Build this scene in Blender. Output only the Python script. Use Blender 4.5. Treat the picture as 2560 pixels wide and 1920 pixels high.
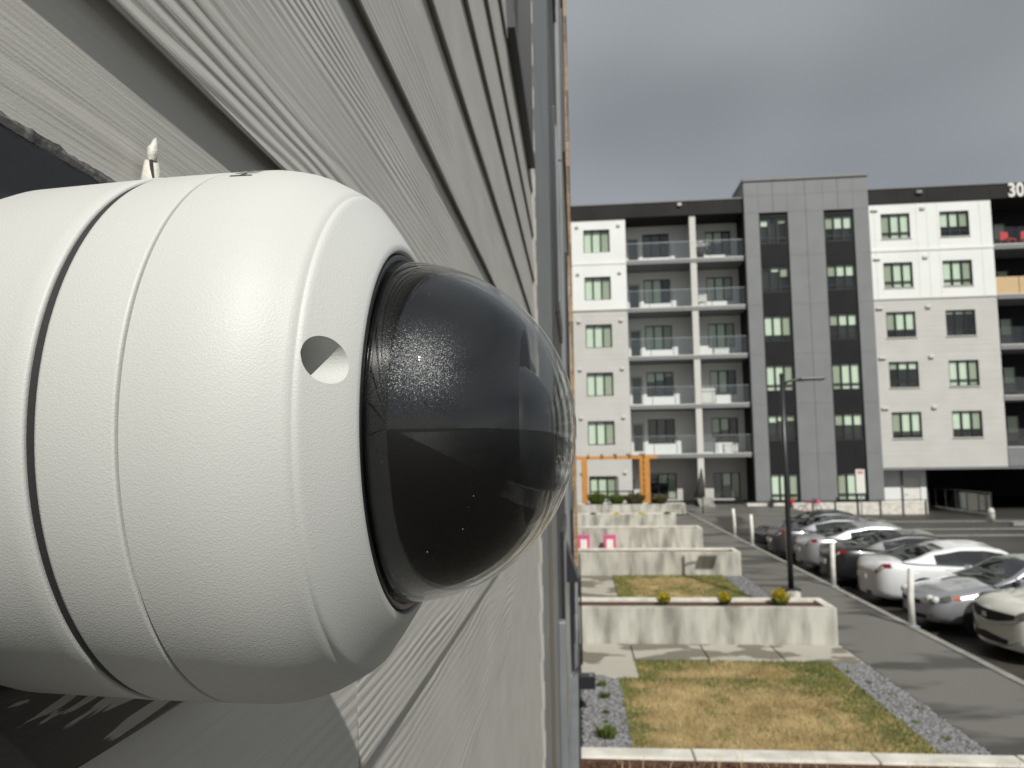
import bpy, bmesh, math, random
from mathutils import Vector, Matrix, noise
R = math.radians
random.seed(7)
for o in list(bpy.data.objects): bpy.data.objects.remove(o)
scene = bpy.context.scene
COL = scene.collection

# ------------------------------------------------------------------ camera
CAMZ = 3.0
def cam_axes(yaw=5.1, pitch=4.5, roll=0.9):
    y, p, r = R(yaw), R(pitch), R(roll)
    fw = Vector((-math.sin(y)*math.cos(p), math.cos(y)*math.cos(p), math.sin(p)))
    rt = Vector((math.cos(y), math.sin(y), 0)); up = rt.cross(fw)
    return fw, rt*math.cos(r)-up*math.sin(r), up*math.cos(r)+rt*math.sin(r)
fw, rt, up = cam_axes()
cd = bpy.data.cameras.new('camera'); cam = bpy.data.objects.new('camera', cd); COL.objects.link(cam)
cam.matrix_world = Matrix(((rt.x, up.x, -fw.x, 0), (rt.y, up.y, -fw.y, 0), (rt.z, up.z, -fw.z, CAMZ), (0, 0, 0, 1)))
cd.sensor_fit = 'HORIZONTAL'; cd.sensor_width = 36; cd.lens = 36*1775/2560; cd.shift_y = 43/2560
cd.clip_start = 0.01; cd.clip_end = 2000
cd.dof.use_dof = True; cd.dof.focus_distance = 0.128; cd.dof.aperture_fstop = 46
scene.camera = cam

# ------------------------------------------------------------------ light
SUN = Vector((0.37, -1.0, 1.04)).normalized()
sl = bpy.data.lights.new('sun', 'SUN'); so = bpy.data.objects.new('sun', sl); COL.objects.link(so)
sl.energy = 4.3; sl.angle = R(0.55); sl.color = (1.0, 0.975, 0.922)
so.rotation_euler = SUN.to_track_quat('Z', 'Y').to_euler(); so.location = (20, -40, 60)
w = bpy.data.worlds.new('World'); scene.world = w; w.use_nodes = True
nt = w.node_tree; N = nt.nodes; Lk = nt.links; N.clear()
out = N.new('ShaderNodeOutputWorld'); bg = N.new('ShaderNodeBackground')
sky = N.new('ShaderNodeTexSky'); sky.sky_type = 'NISHITA'; sky.sun_disc = False
sky.sun_elevation = math.asin(SUN.z); sky.sun_rotation = math.atan2(SUN.x, SUN.y)
tc = N.new('ShaderNodeTexCoord'); mp = N.new('ShaderNodeMapping')
mp.inputs['Scale'].default_value = (1.0, 1.0, 2.6); mp.inputs['Location'].default_value = (7.7, 3.3, 0.6)
nz = N.new('ShaderNodeTexNoise'); nz.inputs['Scale'].default_value = 1.05; nz.inputs['Detail'].default_value = 3.2; nz.inputs['Roughness'].default_value = 0.42; nz.inputs['Distortion'].default_value = 0.35
rp = N.new('ShaderNodeValToRGB'); e = rp.color_ramp.elements
e[0].position = 0.30; e[0].color = (2.25, 2.38, 2.48, 1); e[1].position = 0.70; e[1].color = (4.9, 5.12, 5.24, 1)
mx = N.new('ShaderNodeMix'); mx.data_type = 'RGBA'; mx.inputs[0].default_value = 0.90
Lk.new(tc.outputs['Generated'], mp.inputs['Vector']); Lk.new(mp.outputs['Vector'], nz.inputs['Vector'])
Lk.new(nz.outputs['Fac'], rp.inputs['Fac']); Lk.new(sky.outputs['Color'], mx.inputs[6]); Lk.new(rp.outputs['Color'], mx.inputs[7])
Lk.new(mx.outputs[2], bg.inputs['Color']); bg.inputs['Strength'].default_value = 0.10; Lk.new(bg.outputs['Background'], out.inputs['Surface'])
scene.view_settings.view_transform = 'Standard'; scene.view_settings.look = 'None'
scene.view_settings.gamma = 1; scene.view_settings.use_curve_mapping = False; scene.view_settings.exposure = 0.0

# ------------------------------------------------------------------ materials
def newmat(name):
    m = bpy.data.materials.new(name); m.use_nodes = True; t = m.node_tree
    return m, t, t.nodes, t.links, t.nodes['Principled BSDF']
def mat(name, col, rough=0.6, metal=0, var=0.0, vscale=4, bump=0, bscale=60, coat=0, col2=None, stretch=(1, 1, 1), spec=0.5, coords='pos', bstretch=None, lo=0.35, hi=0.65, detail=5, bdist=0.01):
    m, t, N, L, b = newmat(name)
    b.inputs['Roughness'].default_value = rough; b.inputs['Metallic'].default_value = metal
    b.inputs['Coat Weight'].default_value = coat; b.inputs['Coat Roughness'].default_value = 0.04; b.inputs['Specular IOR Level'].default_value = spec
    c = (*col, 1); b.inputs['Base Color'].default_value = c
    if coords == 'pos': v = N.new('ShaderNodeNewGeometry').outputs['Position']
    else: v = N.new('ShaderNodeTexCoord').outputs['Object']
    def mapped(s):
        mp = N.new('ShaderNodeMapping'); mp.inputs['Scale'].default_value = s; L.new(v, mp.inputs['Vector']); return mp.outputs['Vector']
    if var or col2:
        n = N.new('ShaderNodeTexNoise'); n.inputs['Scale'].default_value = vscale; n.inputs['Detail'].default_value = detail; L.new(mapped(stretch), n.inputs['Vector'])
        r = N.new('ShaderNodeValToRGB'); L.new(n.outputs['Fac'], r.inputs['Fac'])
        r.color_ramp.elements[0].position = lo; r.color_ramp.elements[1].position = hi
        if col2: a, d = (*col, 1), (*col2, 1)
        else: a, d = tuple(x*(1-var) for x in col)+(1,), tuple(min(1, x*(1+var)) for x in col)+(1,)
        r.color_ramp.elements[0].color = a; r.color_ramp.elements[1].color = d
        L.new(r.outputs['Color'], b.inputs['Base Color'])
    if bump:
        n = N.new('ShaderNodeTexNoise'); n.inputs['Scale'].default_value = bscale; n.inputs['Detail'].default_value = 4; L.new(mapped(bstretch or (1, 1, 1)), n.inputs['Vector'])
        bp = N.new('ShaderNodeBump'); bp.inputs['Strength'].default_value = bump; bp.inputs['Distance'].default_value = bdist
        L.new(n.outputs['Fac'], bp.inputs['Height']); L.new(bp.outputs['Normal'], b.inputs['Normal'])
    return m

def siding_material():
    # embossed cedar grain of painted fibre-cement boards: relief by bump, runs along Y
    m, t, N, L, b = newmat('painted_siding')
    g = N.new('ShaderNodeNewGeometry'); info = N.new('ShaderNodeObjectInfo')
    off = N.new('ShaderNodeMath'); off.operation = 'MULTIPLY'; off.inputs[1].default_value = 37.0; L.new(info.outputs['Random'], off.inputs[0])
    cmb = N.new('ShaderNodeCombineXYZ'); L.new(off.outputs[0], cmb.inputs[1])
    add = N.new('ShaderNodeVectorMath'); L.new(g.outputs['Position'], add.inputs[0]); L.new(cmb.outputs[0], add.inputs[1])
    def noi(scale, st, det=3, dist=0):
        mp = N.new('ShaderNodeMapping'); mp.inputs['Scale'].default_value = st; L.new(add.outputs[0], mp.inputs['Vector'])
        n = N.new('ShaderNodeTexNoise'); n.inputs['Scale'].default_value = scale; n.inputs['Detail'].default_value = det; n.inputs['Distortion'].default_value = dist
        L.new(mp.outputs['Vector'], n.inputs['Vector']); return n.outputs['Fac']
    sx = N.new('ShaderNodeSeparateXYZ'); L.new(add.outputs[0], sx.inputs[0])
    def mth(op, a, c):
        n = N.new('ShaderNodeMath'); n.operation = op
        for i, x in enumerate((a, c)):
            if isinstance(x, (int, float)): n.inputs[i].default_value = x
            else: L.new(x, n.inputs[i])
        return n.outputs[0]
    # growth rings: uneven ridges along warped z, bending into cathedral arches
    slow = noi(1, (1, 1.9, 11), 1); med = noi(1, (1, 6, 42), 2)
    frq = mth('ADD', 520, mth('MULTIPLY', info.outputs['Random'], 560))
    f = mth('ADD', mth('MULTIPLY', sx.outputs[2], frq), mth('ADD', mth('MULTIPLY', slow, 34), mth('MULTIPLY', med, 9.0)))
    ring = mth('POWER', mth('ADD', mth('MULTIPLY', mth('SINE', f, 0), 0.5), 0.5), 0.75)
    gate = N.new('ShaderNodeMapRange'); gate.inputs[1].default_value = 0.40; gate.inputs[2].default_value = 0.58; gate.inputs[3].default_value = 0.26; gate.inputs[4].default_value = 1.0
    L.new(noi(1, (1, 1.3, 24), 2), gate.inputs[0])
    fine = noi(1, (1, 14, 620), 3)
    gat2 = N.new('ShaderNodeMapRange'); gat2.inputs[1].default_value = 0.35; gat2.inputs[2].default_value = 0.62; gat2.inputs[3].default_value = 0.25; gat2.inputs[4].default_value = 1.0
    L.new(noi(1, (1, 5, 30), 2), gat2.inputs[0])
    h = mth('ADD', mth('MULTIPLY', ring, mth('MULTIPLY', gate.outputs[0], gat2.outputs[0])), mth('MULTIPLY', fine, 0.42))
    h = mth('ADD', h, mth('MULTIPLY', noi(1400, (1, 1, 1), 2), 0.10))
    bp = N.new('ShaderNodeBump'); bp.inputs['Strength'].default_value = 1.0; bp.inputs['Distance'].default_value = 0.00078
    L.new(h, bp.inputs['Height']); L.new(bp.outputs['Normal'], b.inputs['Normal'])
    rp = N.new('ShaderNodeValToRGB'); L.new(noi(14, (1, 0.6, 1), 6), rp.inputs['Fac'])
    rp.color_ramp.elements[0].position = 0.3; rp.color_ramp.elements[1].position = 0.75
    rp.color_ramp.elements[0].color = (0.425, 0.415, 0.38, 1); rp.color_ramp.elements[1].color = (0.50, 0.488, 0.45, 1)
    L.new(rp.outputs['Color'], b.inputs['Base Color']); b.inputs['Roughness'].default_value = 0.55
    return m

def glass_mat(name, tint=(0.9, 0.95, 0.92), ior=1.5, rough=0.0, boost=0.0):
    m, t, N, L, b = newmat(name); N.remove(b); o = N['Material Output']
    tr = N.new('ShaderNodeBsdfTransparent'); tr.inputs['Color'].default_value = (*tint, 1)
    gl = N.new('ShaderNodeBsdfGlossy'); gl.inputs['Roughness'].default_value = rough; gl.inputs['Color'].default_value = (1, 1, 1, 1)
    g = N.new('ShaderNodeNewGeometry'); dt = N.new('ShaderNodeVectorMath'); dt.operation = 'DOT_PRODUCT'
    L.new(g.outputs['Normal'], dt.inputs[0]); L.new(g.outputs['Incoming'], dt.inputs[1])
    def mth(op, a, c=0.0):
        n = N.new('ShaderNodeMath'); n.operation = op
        for i, x in enumerate((a, c)):
            if isinstance(x, (int, float)): n.inputs[i].default_value = x
            else: L.new(x, n.inputs[i])
        return n.outputs[0]
    f0 = ((ior-1)/(ior+1))**2+boost                        # Schlick reflectance of the pane
    k = mth('POWER', mth('SUBTRACT', 1.0, mth('ABSOLUTE', dt.outputs['Value'])), 5.0)
    a = N.new('ShaderNodeMath'); a.operation = 'ADD'; a.inputs[1].default_value = f0; a.use_clamp = True; L.new(mth('MULTIPLY', k, 1-f0), a.inputs[0])
    mx = N.new('ShaderNodeMixShader'); L.new(a.outputs[0], mx.inputs[0]); L.new(tr.outputs[0], mx.inputs[1]); L.new(gl.outputs[0], mx.inputs[2])
    L.new(mx.outputs[0], o.inputs['Surface']); return m

def housing_material():
    m, t, N, L, b = newmat('white_powder_coat')
    b.inputs['Base Color'].default_value = (0.535, 0.543, 0.518, 1); b.inputs['Roughness'].default_value = 0.5; b.inputs['Specular IOR Level'].default_value = 0.42
    g = N.new('ShaderNodeNewGeometry')
    n = N.new('ShaderNodeTexNoise'); n.inputs['Scale'].default_value = 2900; n.inputs['Detail'].default_value = 2.0; n.inputs['Distortion'].default_value = 0.6; L.new(g.outputs['Position'], n.inputs['Vector'])
    v = N.new('ShaderNodeTexVoronoi'); v.inputs['Scale'].default_value = 2700; L.new(g.outputs['Position'], v.inputs['Vector'])
    a = N.new('ShaderNodeMath'); a.operation = 'ADD'; L.new(n.outputs['Fac'], a.inputs[0]); L.new(v.outputs['Distance'], a.inputs[1])
    bp = N.new('ShaderNodeBump'); bp.inputs['Strength'].default_value = 0.24; bp.inputs['Distance'].default_value = 0.00012
    L.new(a.outputs[0], bp.inputs['Height']); L.new(bp.outputs['Normal'], b.inputs['Normal'])
    return m

def liner_material():
    m, t, N, L, b = newmat('black_textured_liner')
    b.inputs['Base Color'].default_value = (0.003, 0.003, 0.0033, 1); b.inputs['Roughness'].default_value = 0.30; b.inputs['Specular IOR Level'].default_value = 0.42
    g = N.new('ShaderNodeNewGeometry')
    v = N.new('ShaderNodeTexVoronoi'); v.inputs['Scale'].default_value = 8000; L.new(g.outputs['Position'], v.inputs['Vector'])
    n = N.new('ShaderNodeTexNoise'); n.inputs['Scale'].default_value = 2600; n.inputs['Detail'].default_value = 3; L.new(g.outputs['Position'], n.inputs['Vector'])
    bp = N.new('ShaderNodeBump'); bp.inputs['Strength'].default_value = 0.2; bp.inputs['Distance'].default_value = 0.0001
    L.new(n.outputs['Fac'], bp.inputs['Height'])
    sub = N.new('ShaderNodeVectorMath'); sub.operation = 'SUBTRACT'; sub.inputs[1].default_value = (0.5, 0.5, 0.5); L.new(v.outputs['Color'], sub.inputs[0])
    scl = N.new('ShaderNodeVectorMath'); scl.operation = 'SCALE'; scl.inputs['Scale'].default_value = 0.30; L.new(sub.outputs[0], scl.inputs[0])
    ad = N.new('ShaderNodeVectorMath'); L.new(bp.outputs['Normal'], ad.inputs[0]); L.new(scl.outputs[0], ad.inputs[1])
    nn = N.new('ShaderNodeVectorMath'); nn.operation = 'NORMALIZE'; L.new(ad.outputs[0], nn.inputs[0]); L.new(nn.outputs[0], b.inputs['Normal'])
    return m

def plate_material():
    m, t, N, L, b = newmat('black_plate_with_paint_smears')
    g = N.new('ShaderNodeNewGeometry'); mp = N.new('ShaderNodeMapping'); mp.inputs['Rotation'].default_value = (-0.6, 0, 0); mp.inputs['Scale'].default_value = (1, 0.22, 1.3); L.new(g.outputs['Position'], mp.inputs['Vector'])
    n = N.new('ShaderNodeTexNoise'); n.inputs['Scale'].default_value = 60; n.inputs['Detail'].default_value = 4; n.inputs['Distortion'].default_value = 1.4; L.new(mp.outputs['Vector'], n.inputs['Vector'])
    # the smears sit on the lower half, where the wall paint ran over the plate
    sp = N.new('ShaderNodeSeparateXYZ'); L.new(g.outputs['Position'], sp.inputs[0])
    mr = N.new('ShaderNodeMapRange'); mr.inputs[1].default_value = 2.985; mr.inputs[2].default_value = 2.955; mr.inputs[3].default_value = 0.30; mr.inputs[4].default_value = 0.0; L.new(sp.outputs[2], mr.inputs[0])
    sb = N.new('ShaderNodeMath'); sb.operation = 'SUBTRACT'; L.new(n.outputs['Fac'], sb.inputs[0]); L.new(mr.outputs[0], sb.inputs[1])
    r = N.new('ShaderNodeValToRGB'); r.color_ramp.elements[0].position = 0.605; r.color_ramp.elements[1].position = 0.615
    r.color_ramp.elements[0].color = (0.012, 0.013, 0.0145, 1); r.color_ramp.elements[1].color = (0.30, 0.29, 0.26, 1)
    L.new(sb.outputs[0], r.inputs['Fac']); L.new(r.outputs['Color'], b.inputs['Base Color']); b.inputs['Roughness'].default_value = 0.24
    bp = N.new('ShaderNodeBump'); bp.inputs['Strength'].default_value = 0.4; bp.inputs['Distance'].default_value = 0.0006; L.new(n.outputs['Fac'], bp.inputs['Height']); L.new(bp.outputs['Normal'], b.inputs['Normal'])
    return m

M = {}
M['siding'] = siding_material(); M['housing'] = housing_material(); M['liner'] = liner_material(); M['plate'] = plate_material()
M['dome'] = glass_mat('clear_dome_plastic', (0.86, 0.87, 0.87), 1.52, 0.006)
M['gasket'] = mat('black_rubber', (0.025, 0.025, 0.026), 0.7, bump=0.3, bscale=900, bdist=0.0003)
M['blackplastic'] = mat('black_plastic', (0.012, 0.012, 0.013), 0.3)
M['lens'] = mat('lens_glass', (0.01, 0.012, 0.02), 0.03, coat=1)
M['ink'] = mat('grey_ink', (0.06, 0.062, 0.06), 0.6)
M['caulk'] = mat('torn_caulk', (0.17, 0.165, 0.155), 0.45, col2=(0.03, 0.03, 0.03), vscale=220, bump=0.6, bscale=500, bdist=0.001)
M['sealant'] = mat('white_sealant', (0.62, 0.60, 0.53), 0.5, bump=0.5, bscale=600, bdist=0.001)
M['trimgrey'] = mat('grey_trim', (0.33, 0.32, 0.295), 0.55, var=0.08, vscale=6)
M['trimsunlit'] = mat('sunlit_trim', (0.50, 0.48, 0.43), 0.5, var=0.08, vscale=8)  # paler copy of the trim tone, stands for its sunlit lap ends
M['panelblue'] = mat('slate_panel', (0.20, 0.21, 0.215), 0.5, var=0.06)
M['darkframe'] = mat('black_metal', (0.02, 0.021, 0.023), 0.4)
M['woodclad'] = mat('wood_tone_cladding', (0.22, 0.13, 0.06), 0.5, col2=(0.38, 0.25, 0.12), vscale=3, stretch=(1, 0.2, 6))
M['brownbatten'] = mat('dull_brown_trim', (0.11, 0.092, 0.07), 0.6)
M['metal'] = mat('galvanised_metal', (0.42, 0.44, 0.46), 0.35, metal=0.7, var=0.08)
M['plinth'] = mat('charcoal_plinth', (0.055, 0.056, 0.058), 0.7, var=0.15)
M['wglass'] = glass_mat('window_glass', (0.93, 0.975, 0.93), 1.5, 0.0, 0.03)
M['wscreen'] = glass_mat('screened_window_glass', (0.80, 0.83, 0.78), 1.5, 0.05, 0.02)
M['rglass'] = glass_mat('railing_glass', (0.97, 0.985, 0.985), 1.5, 0.0, 0.02)
M['blind'] = mat('pale_blind', (0.80, 0.82, 0.765), 0.8, var=0.03, vscale=2)
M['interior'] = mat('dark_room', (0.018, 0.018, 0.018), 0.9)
M['white'] = mat('white_panel', (0.73, 0.745, 0.72), 0.55, var=0.03, vscale=0.6)
M['greige'] = mat('greige_siding', (0.50, 0.492, 0.462), 0.6, var=0.04, vscale=0.8, bump=0.5, bscale=6.5, bstretch=(0.01, 0.01, 1), bdist=0.03)
M['darkclad'] = mat('charcoal_cladding', (0.017, 0.017, 0.018), 0.7, var=0.1, vscale=1, spec=0.15)
M['darkwall'] = mat('black_siding', (0.020, 0.020, 0.022), 0.7, var=0.1, vscale=1, spec=0.15)
M['fascia'] = mat('black_fascia', (0.026, 0.025, 0.024), 0.7, var=0.12, vscale=0.7, spec=0.15)
M['towergrey'] = mat('grey_fibre_cement', (0.185, 0.193, 0.194), 0.6, var=0.05, vscale=0.9)
M['slab'] = mat('grey_slab_edge', (0.19, 0.195, 0.20), 0.6, var=0.05)
M['column'] = mat('pale_column', (0.55, 0.54, 0.50), 0.6)
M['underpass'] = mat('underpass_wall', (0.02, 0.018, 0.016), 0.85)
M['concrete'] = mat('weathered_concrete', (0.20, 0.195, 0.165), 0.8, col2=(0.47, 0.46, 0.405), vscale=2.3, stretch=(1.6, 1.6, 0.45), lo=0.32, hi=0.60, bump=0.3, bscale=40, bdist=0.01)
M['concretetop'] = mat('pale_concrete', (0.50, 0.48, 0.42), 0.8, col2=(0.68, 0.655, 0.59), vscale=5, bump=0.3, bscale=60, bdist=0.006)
M['paver'] = mat('concrete_paver', (0.17, 0.155, 0.12), 0.7, col2=(0.40, 0.375, 0.32), vscale=1.0, stretch=(1, 1.5, 1), lo=0.485, hi=0.515, detail=3, bump=0.2, bscale=80, bdist=0.004)
M['sidewalk'] = mat('damp_sidewalk', (0.058, 0.055, 0.047), 0.5, col2=(0.145, 0.140, 0.125), vscale=0.8, stretch=(0.6, 1.5, 1), lo=0.42, hi=0.50, detail=6, bump=0.15, bscale=90, bdist=0.003)
M['kerb'] = mat('kerb_concrete', (0.26, 0.25, 0.225), 0.75, var=0.2, vscale=3)
M['asphalt'] = mat('wet_asphalt', (0.020, 0.0195, 0.018), 0.5, spec=0.3, col2=(0.062, 0.058, 0.05), vscale=0.5, stretch=(0.25, 1.6, 1), lo=0.36, hi=0.66, bump=0.25, bscale=120, bdist=0.004)
M['earth'] = mat('bare_earth', (0.035, 0.030, 0.024), 0.9, var=0.3)
M['mulch'] = mat('bark_mulch', (0.035, 0.016, 0.008), 0.9, col2=(0.12, 0.055, 0.028), vscale=30)
M['gravelbed'] = mat('gravel_bed', (0.07, 0.07, 0.07), 0.85, col2=(0.15, 0.15, 0.155), vscale=45)
M['stone'] = mat('grey_stone', (0.085, 0.085, 0.088), 0.7, col2=(0.27, 0.27, 0.275), vscale=28, lo=0.4, hi=0.6)
M['lawn'] = mat('dry_lawn', (0.16, 0.135, 0.05), 0.9, col2=(0.37, 0.275, 0.12), vscale=2.6, lo=0.30, hi=0.55, detail=6, bump=0.5, bscale=60, bdist=0.02)
M['dryblade'] = mat('dry_grass', (0.29, 0.21, 0.09), 0.8, col2=(0.52, 0.41, 0.21), vscale=2.2, detail=6)
M['greenblade'] = mat('green_grass', (0.06, 0.10, 0.014), 0.7, col2=(0.14, 0.16, 0.03), vscale=3)
M['shrub'] = mat('shrub_leaf', (0.045, 0.075, 0.012), 0.6, col2=(0.11, 0.14, 0.025), vscale=9)
M['brownshrub'] = mat('dry_shrub_leaf', (0.06, 0.05, 0.02), 0.7, col2=(0.10, 0.09, 0.03), vscale=9)
M['yellow'] = mat('yellow_flower', (0.72, 0.56, 0.01), 0.6, col2=(0.48, 0.42, 0.02), vscale=25)
M['cedar'] = mat('orange_stained_timber', (0.46, 0.19, 0.035), 0.55, col2=(0.55, 0.26, 0.06), vscale=3, stretch=(5, 5, 0.6))
M['whitepaint'] = mat('white_paint', (0.70, 0.69, 0.64), 0.5, var=0.06, vscale=6)
M['postwhite'] = mat('scuffed_white_post', (0.70, 0.695, 0.65), 0.5, var=0.12, vscale=6)
M['lampblack'] = mat('dark_lamp_metal', (0.022, 0.022, 0.026), 0.35)
M['pink'] = mat('pink_plastic', (0.55, 0.09, 0.22), 0.5)
M['fadedred'] = mat('faded_red_print', (0.55, 0.25, 0.25), 0.5)
M['red'] = mat('red_paint', (0.52, 0.05, 0.05), 0.45)
M['tan'] = mat('bamboo_screen', (0.55, 0.40, 0.22), 0.7, var=0.12, vscale=7, stretch=(8, 8, 0.4))
M['charcoalfab'] = mat('dark_fabric', (0.04, 0.036, 0.033), 0.8)
M['tyre'] = mat('tyre_rubber', (0.015, 0.015, 0.015), 0.75)
M['rim'] = mat('alloy_rim', (0.45, 0.45, 0.46), 0.3, metal=0.8)
M['autoglass'] = glass_mat('auto_glass', (0.20, 0.23, 0.21), 1.5, 0.0, 0.11)
M['cabinblack'] = mat('car_interior', (0.02, 0.02, 0.02), 0.8)
M['headlamp'] = mat('headlamp_lens', (0.55, 0.56, 0.56), 0.12, coat=1)
M['smokelamp'] = mat('smoked_lamp_lens', (0.09, 0.09, 0.085), 0.15, coat=1)
M['amber'] = mat('amber_lens', (0.36, 0.11, 0.05), 0.25, coat=1)
M['tail'] = mat('tail_lens', (0.17, 0.004, 0.006), 0.12, coat=1)
M['chrome'] = mat('chrome_trim', (0.6, 0.6, 0.6), 0.12, metal=1)
M['leafamber'] = mat('fallen_leaf', (0.5, 0.24, 0.02), 0.7)
M['yellowline'] = mat('faded_yellow_line', (0.33, 0.24, 0.08), 0.8, var=0.2, vscale=6)
M['whiteline'] = mat('worn_white_line', (0.30, 0.29, 0.27), 0.7, var=0.3, vscale=5)
def paint(name, col, metal=0.0, rough=0.3): return mat(name, col, rough, metal=metal, coat=1.0, var=0.03, vscale=2)

# ------------------------------------------------------------------ helpers
def mesh(name, verts, faces, smooth=False):
    me = bpy.data.meshes.new(name); me.from_pydata([tuple(v) for v in verts], [], faces); me.update()
    if smooth:
        for p in me.polygons: p.use_smooth = True
    return me
def from_bm(name, bm, smooth=False):
    bmesh.ops.recalc_face_normals(bm, faces=bm.faces[:])
    me = bpy.data.meshes.new(name); bm.to_mesh(me); bm.free()
    if smooth:
        for p in me.polygons: p.use_smooth = True
    return me
def obj(name, me, m=None, parent=None, loc=(0, 0, 0), rot=None):
    o = bpy.data.objects.new(name, me); COL.objects.link(o)
    if me is not None and m is not None:
        if isinstance(m, (list, tuple)):
            if not me.materials:
                for k in m: me.materials.append(k)
        elif not me.materials: me.materials.append(m)
        elif me.materials[0] != m:
            o.material_slots[0].link = 'OBJECT'; o.material_slots[0].material = m
    o.location = loc
    if rot: o.rotation_euler = rot
    if parent: o.parent = parent
    return o
def tag(o, label, cat, group=None):
    o['label'] = label; o['category'] = cat
    if group: o['group'] = group
    return o
def thing(name, label, cat, loc=(0, 0, 0), group=None, rz=0):
    o = obj(name, None, None, None, loc, (0, 0, rz)); o.empty_display_size = 0.1
    return tag(o, label, cat, group)
def struct(name, me, m, kind='structure'):
    o = obj(name, me, m); o['kind'] = kind; return o
def stuff(o): o['kind'] = 'stuff'; return o
def wpart(name, me, m, root):       # mesh made in world coordinates, under an unrotated root
    return obj(name, me, m, root, -Vector(root.location))
def boxv(x0, x1, y0, y1, z0, z1):
    v = [(x0, y0, z0), (x1, y0, z0), (x1, y1, z0), (x0, y1, z0), (x0, y0, z1), (x1, y0, z1), (x1, y1, z1), (x0, y1, z1)]
    f = [(0, 3, 2, 1), (4, 5, 6, 7), (0, 1, 5, 4), (1, 2, 6, 5), (2, 3, 7, 6), (3, 0, 4, 7)]
    return v, f
def box(x0, x1, y0, y1, z0, z1, bev=0.0, name='box'):
    v, f = boxv(x0, x1, y0, y1, z0, z1)
    if not bev: return mesh(name, v, f)
    bm = bmesh.new(); vs = [bm.verts.new(p) for p in v]
    for q in f: bm.faces.new([vs[i] for i in q])
    bmesh.ops.bevel(bm, geom=bm.edges[:], offset=bev, segments=2, affect='EDGES', profile=0.6)
    return from_bm(name, bm)
def boxes(lst, name='boxes'):
    V, Fc = [], []
    for b in lst:
        v, f = boxv(*b); n = len(V); V += v; Fc += [tuple(i+n for i in q) for q in f]
    return mesh(name, V, Fc)
def tube(pts, rad, seg=8, cap=True, name='tube'):
    V, Fc = [], []; pts = [Vector(p) for p in pts]; n = len(pts)
    for i, p in enumerate(pts):
        d = (pts[min(i+1, n-1)]-pts[max(i-1, 0)]).normalized()
        a = d.cross(Vector((0, 0, 1)) if abs(d.z) < 0.9 else Vector((1, 0, 0))).normalized(); b = d.cross(a)
        r = rad[i] if isinstance(rad, (list, tuple)) else rad
        for k in range(seg):
            t = 2*math.pi*k/seg; V.append(p+(a*math.cos(t)+b*math.sin(t))*r)
    for i in range(n-1):
        for k in range(seg):
            k2 = (k+1) % seg; Fc.append((i*seg+k, i*seg+k2, (i+1)*seg+k2, (i+1)*seg+k))
    if cap: Fc += [tuple(range(seg-1, -1, -1)), tuple((n-1)*seg+k for k in range(seg))]
    return mesh(name, V, Fc, True)
def lathe(prof, c, seg=160, name='lathe', smooth=True, close=False):
    # revolve (x, r) about the X axis through c=(y, z)
    V, Fc = [], []; n = len(prof)
    for x, r in prof:
        for k in range(seg):
            t = 2*math.pi*k/seg; V.append((x, c[0]+r*math.cos(t), c[1]+r*math.sin(t)))
    for i in range(n-1 if not close else n):
        j = (i+1) % n
        for k in range(seg):
            k2 = (k+1) % seg; Fc.append((i*seg+k, i*seg+k2, j*seg+k2, j*seg+k))
    if not close:
        Fc += [tuple(range(seg-1, -1, -1)), tuple((n-1)*seg+k for k in range(seg))]
    bm = bmesh.new(); vs = [bm.verts.new(v) for v in V]
    for q in Fc: bm.faces.new([vs[i] for i in q])
    me = from_bm(name, bm, smooth)
    return me
def autosmooth(me, ang=35):
    bm = bmesh.new(); bm.from_mesh(me)
    for ed in bm.edges:
        if len(ed.link_faces) == 2 and ed.calc_face_angle(0) > R(ang): ed.smooth = False
    bm.to_mesh(me); bm.free(); return me
def holed(x0, x1, z0, z1, holes, y, th, name='wall'):
    xs = sorted({x0, x1, *[h[0] for h in holes], *[h[1] for h in holes]}); zs = sorted({z0, z1, *[h[2] for h in holes], *[h[3] for h in holes]})
    V, Fc = [], []
    def q(a, b, c, d): n = len(V); V.extend((a, b, c, d)); Fc.append((n, n+1, n+2, n+3))
    for i in range(len(xs)-1):
        for j in range(len(zs)-1):
            a, b, c, d = xs[i], xs[i+1], zs[j], zs[j+1]
            if any(h[0]-1e-6 <= a and b <= h[1]+1e-6 and h[2]-1e-6 <= c and d <= h[3]+1e-6 for h in holes): continue
            q((a, y, c), (b, y, c), (b, y, d), (a, y, d))
    for a, b, c, d in list(holes):
        q((a, y, c), (a, y+th, c), (b, y+th, c), (b, y, c)); q((a, y, d), (b, y, d), (b, y+th, d), (a, y+th, d))
        q((a, y, c), (a, y, d), (a, y+th, d), (a, y+th, c)); q((b, y, c), (b, y+th, c), (b, y+th, d), (b, y, d))
    q((x0, y, z0), (x0, y, z1), (x0, y+th, z1), (x0, y+th, z0)); q((x1, y, z0), (x1, y+th, z0), (x1, y+th, z1), (x1, y, z1))
    q((x0, y, z1), (x1, y, z1), (x1, y+th, z1), (x0, y+th, z1)); q((x0, y, z0), (x0, y+th, z0), (x1, y+th, z0), (x1, y, z0))
    return mesh(name, V, Fc)
def text_mesh(body, size, extrude=0.0, offset=0.0, bold=0.0):
    c = bpy.data.curves.new('lettering', 'FONT'); c.body = body; c.size = size; c.extrude = extrude; c.offset = offset; c.resolution_u = 3
    o = bpy.data.objects.new('tmp', c); COL.objects.link(o)
    dg = bpy.context.evaluated_depsgraph_get(); me = bpy.data.meshes.new_from_object(o.evaluated_get(dg))
    bpy.data.objects.remove(o); return me

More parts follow.
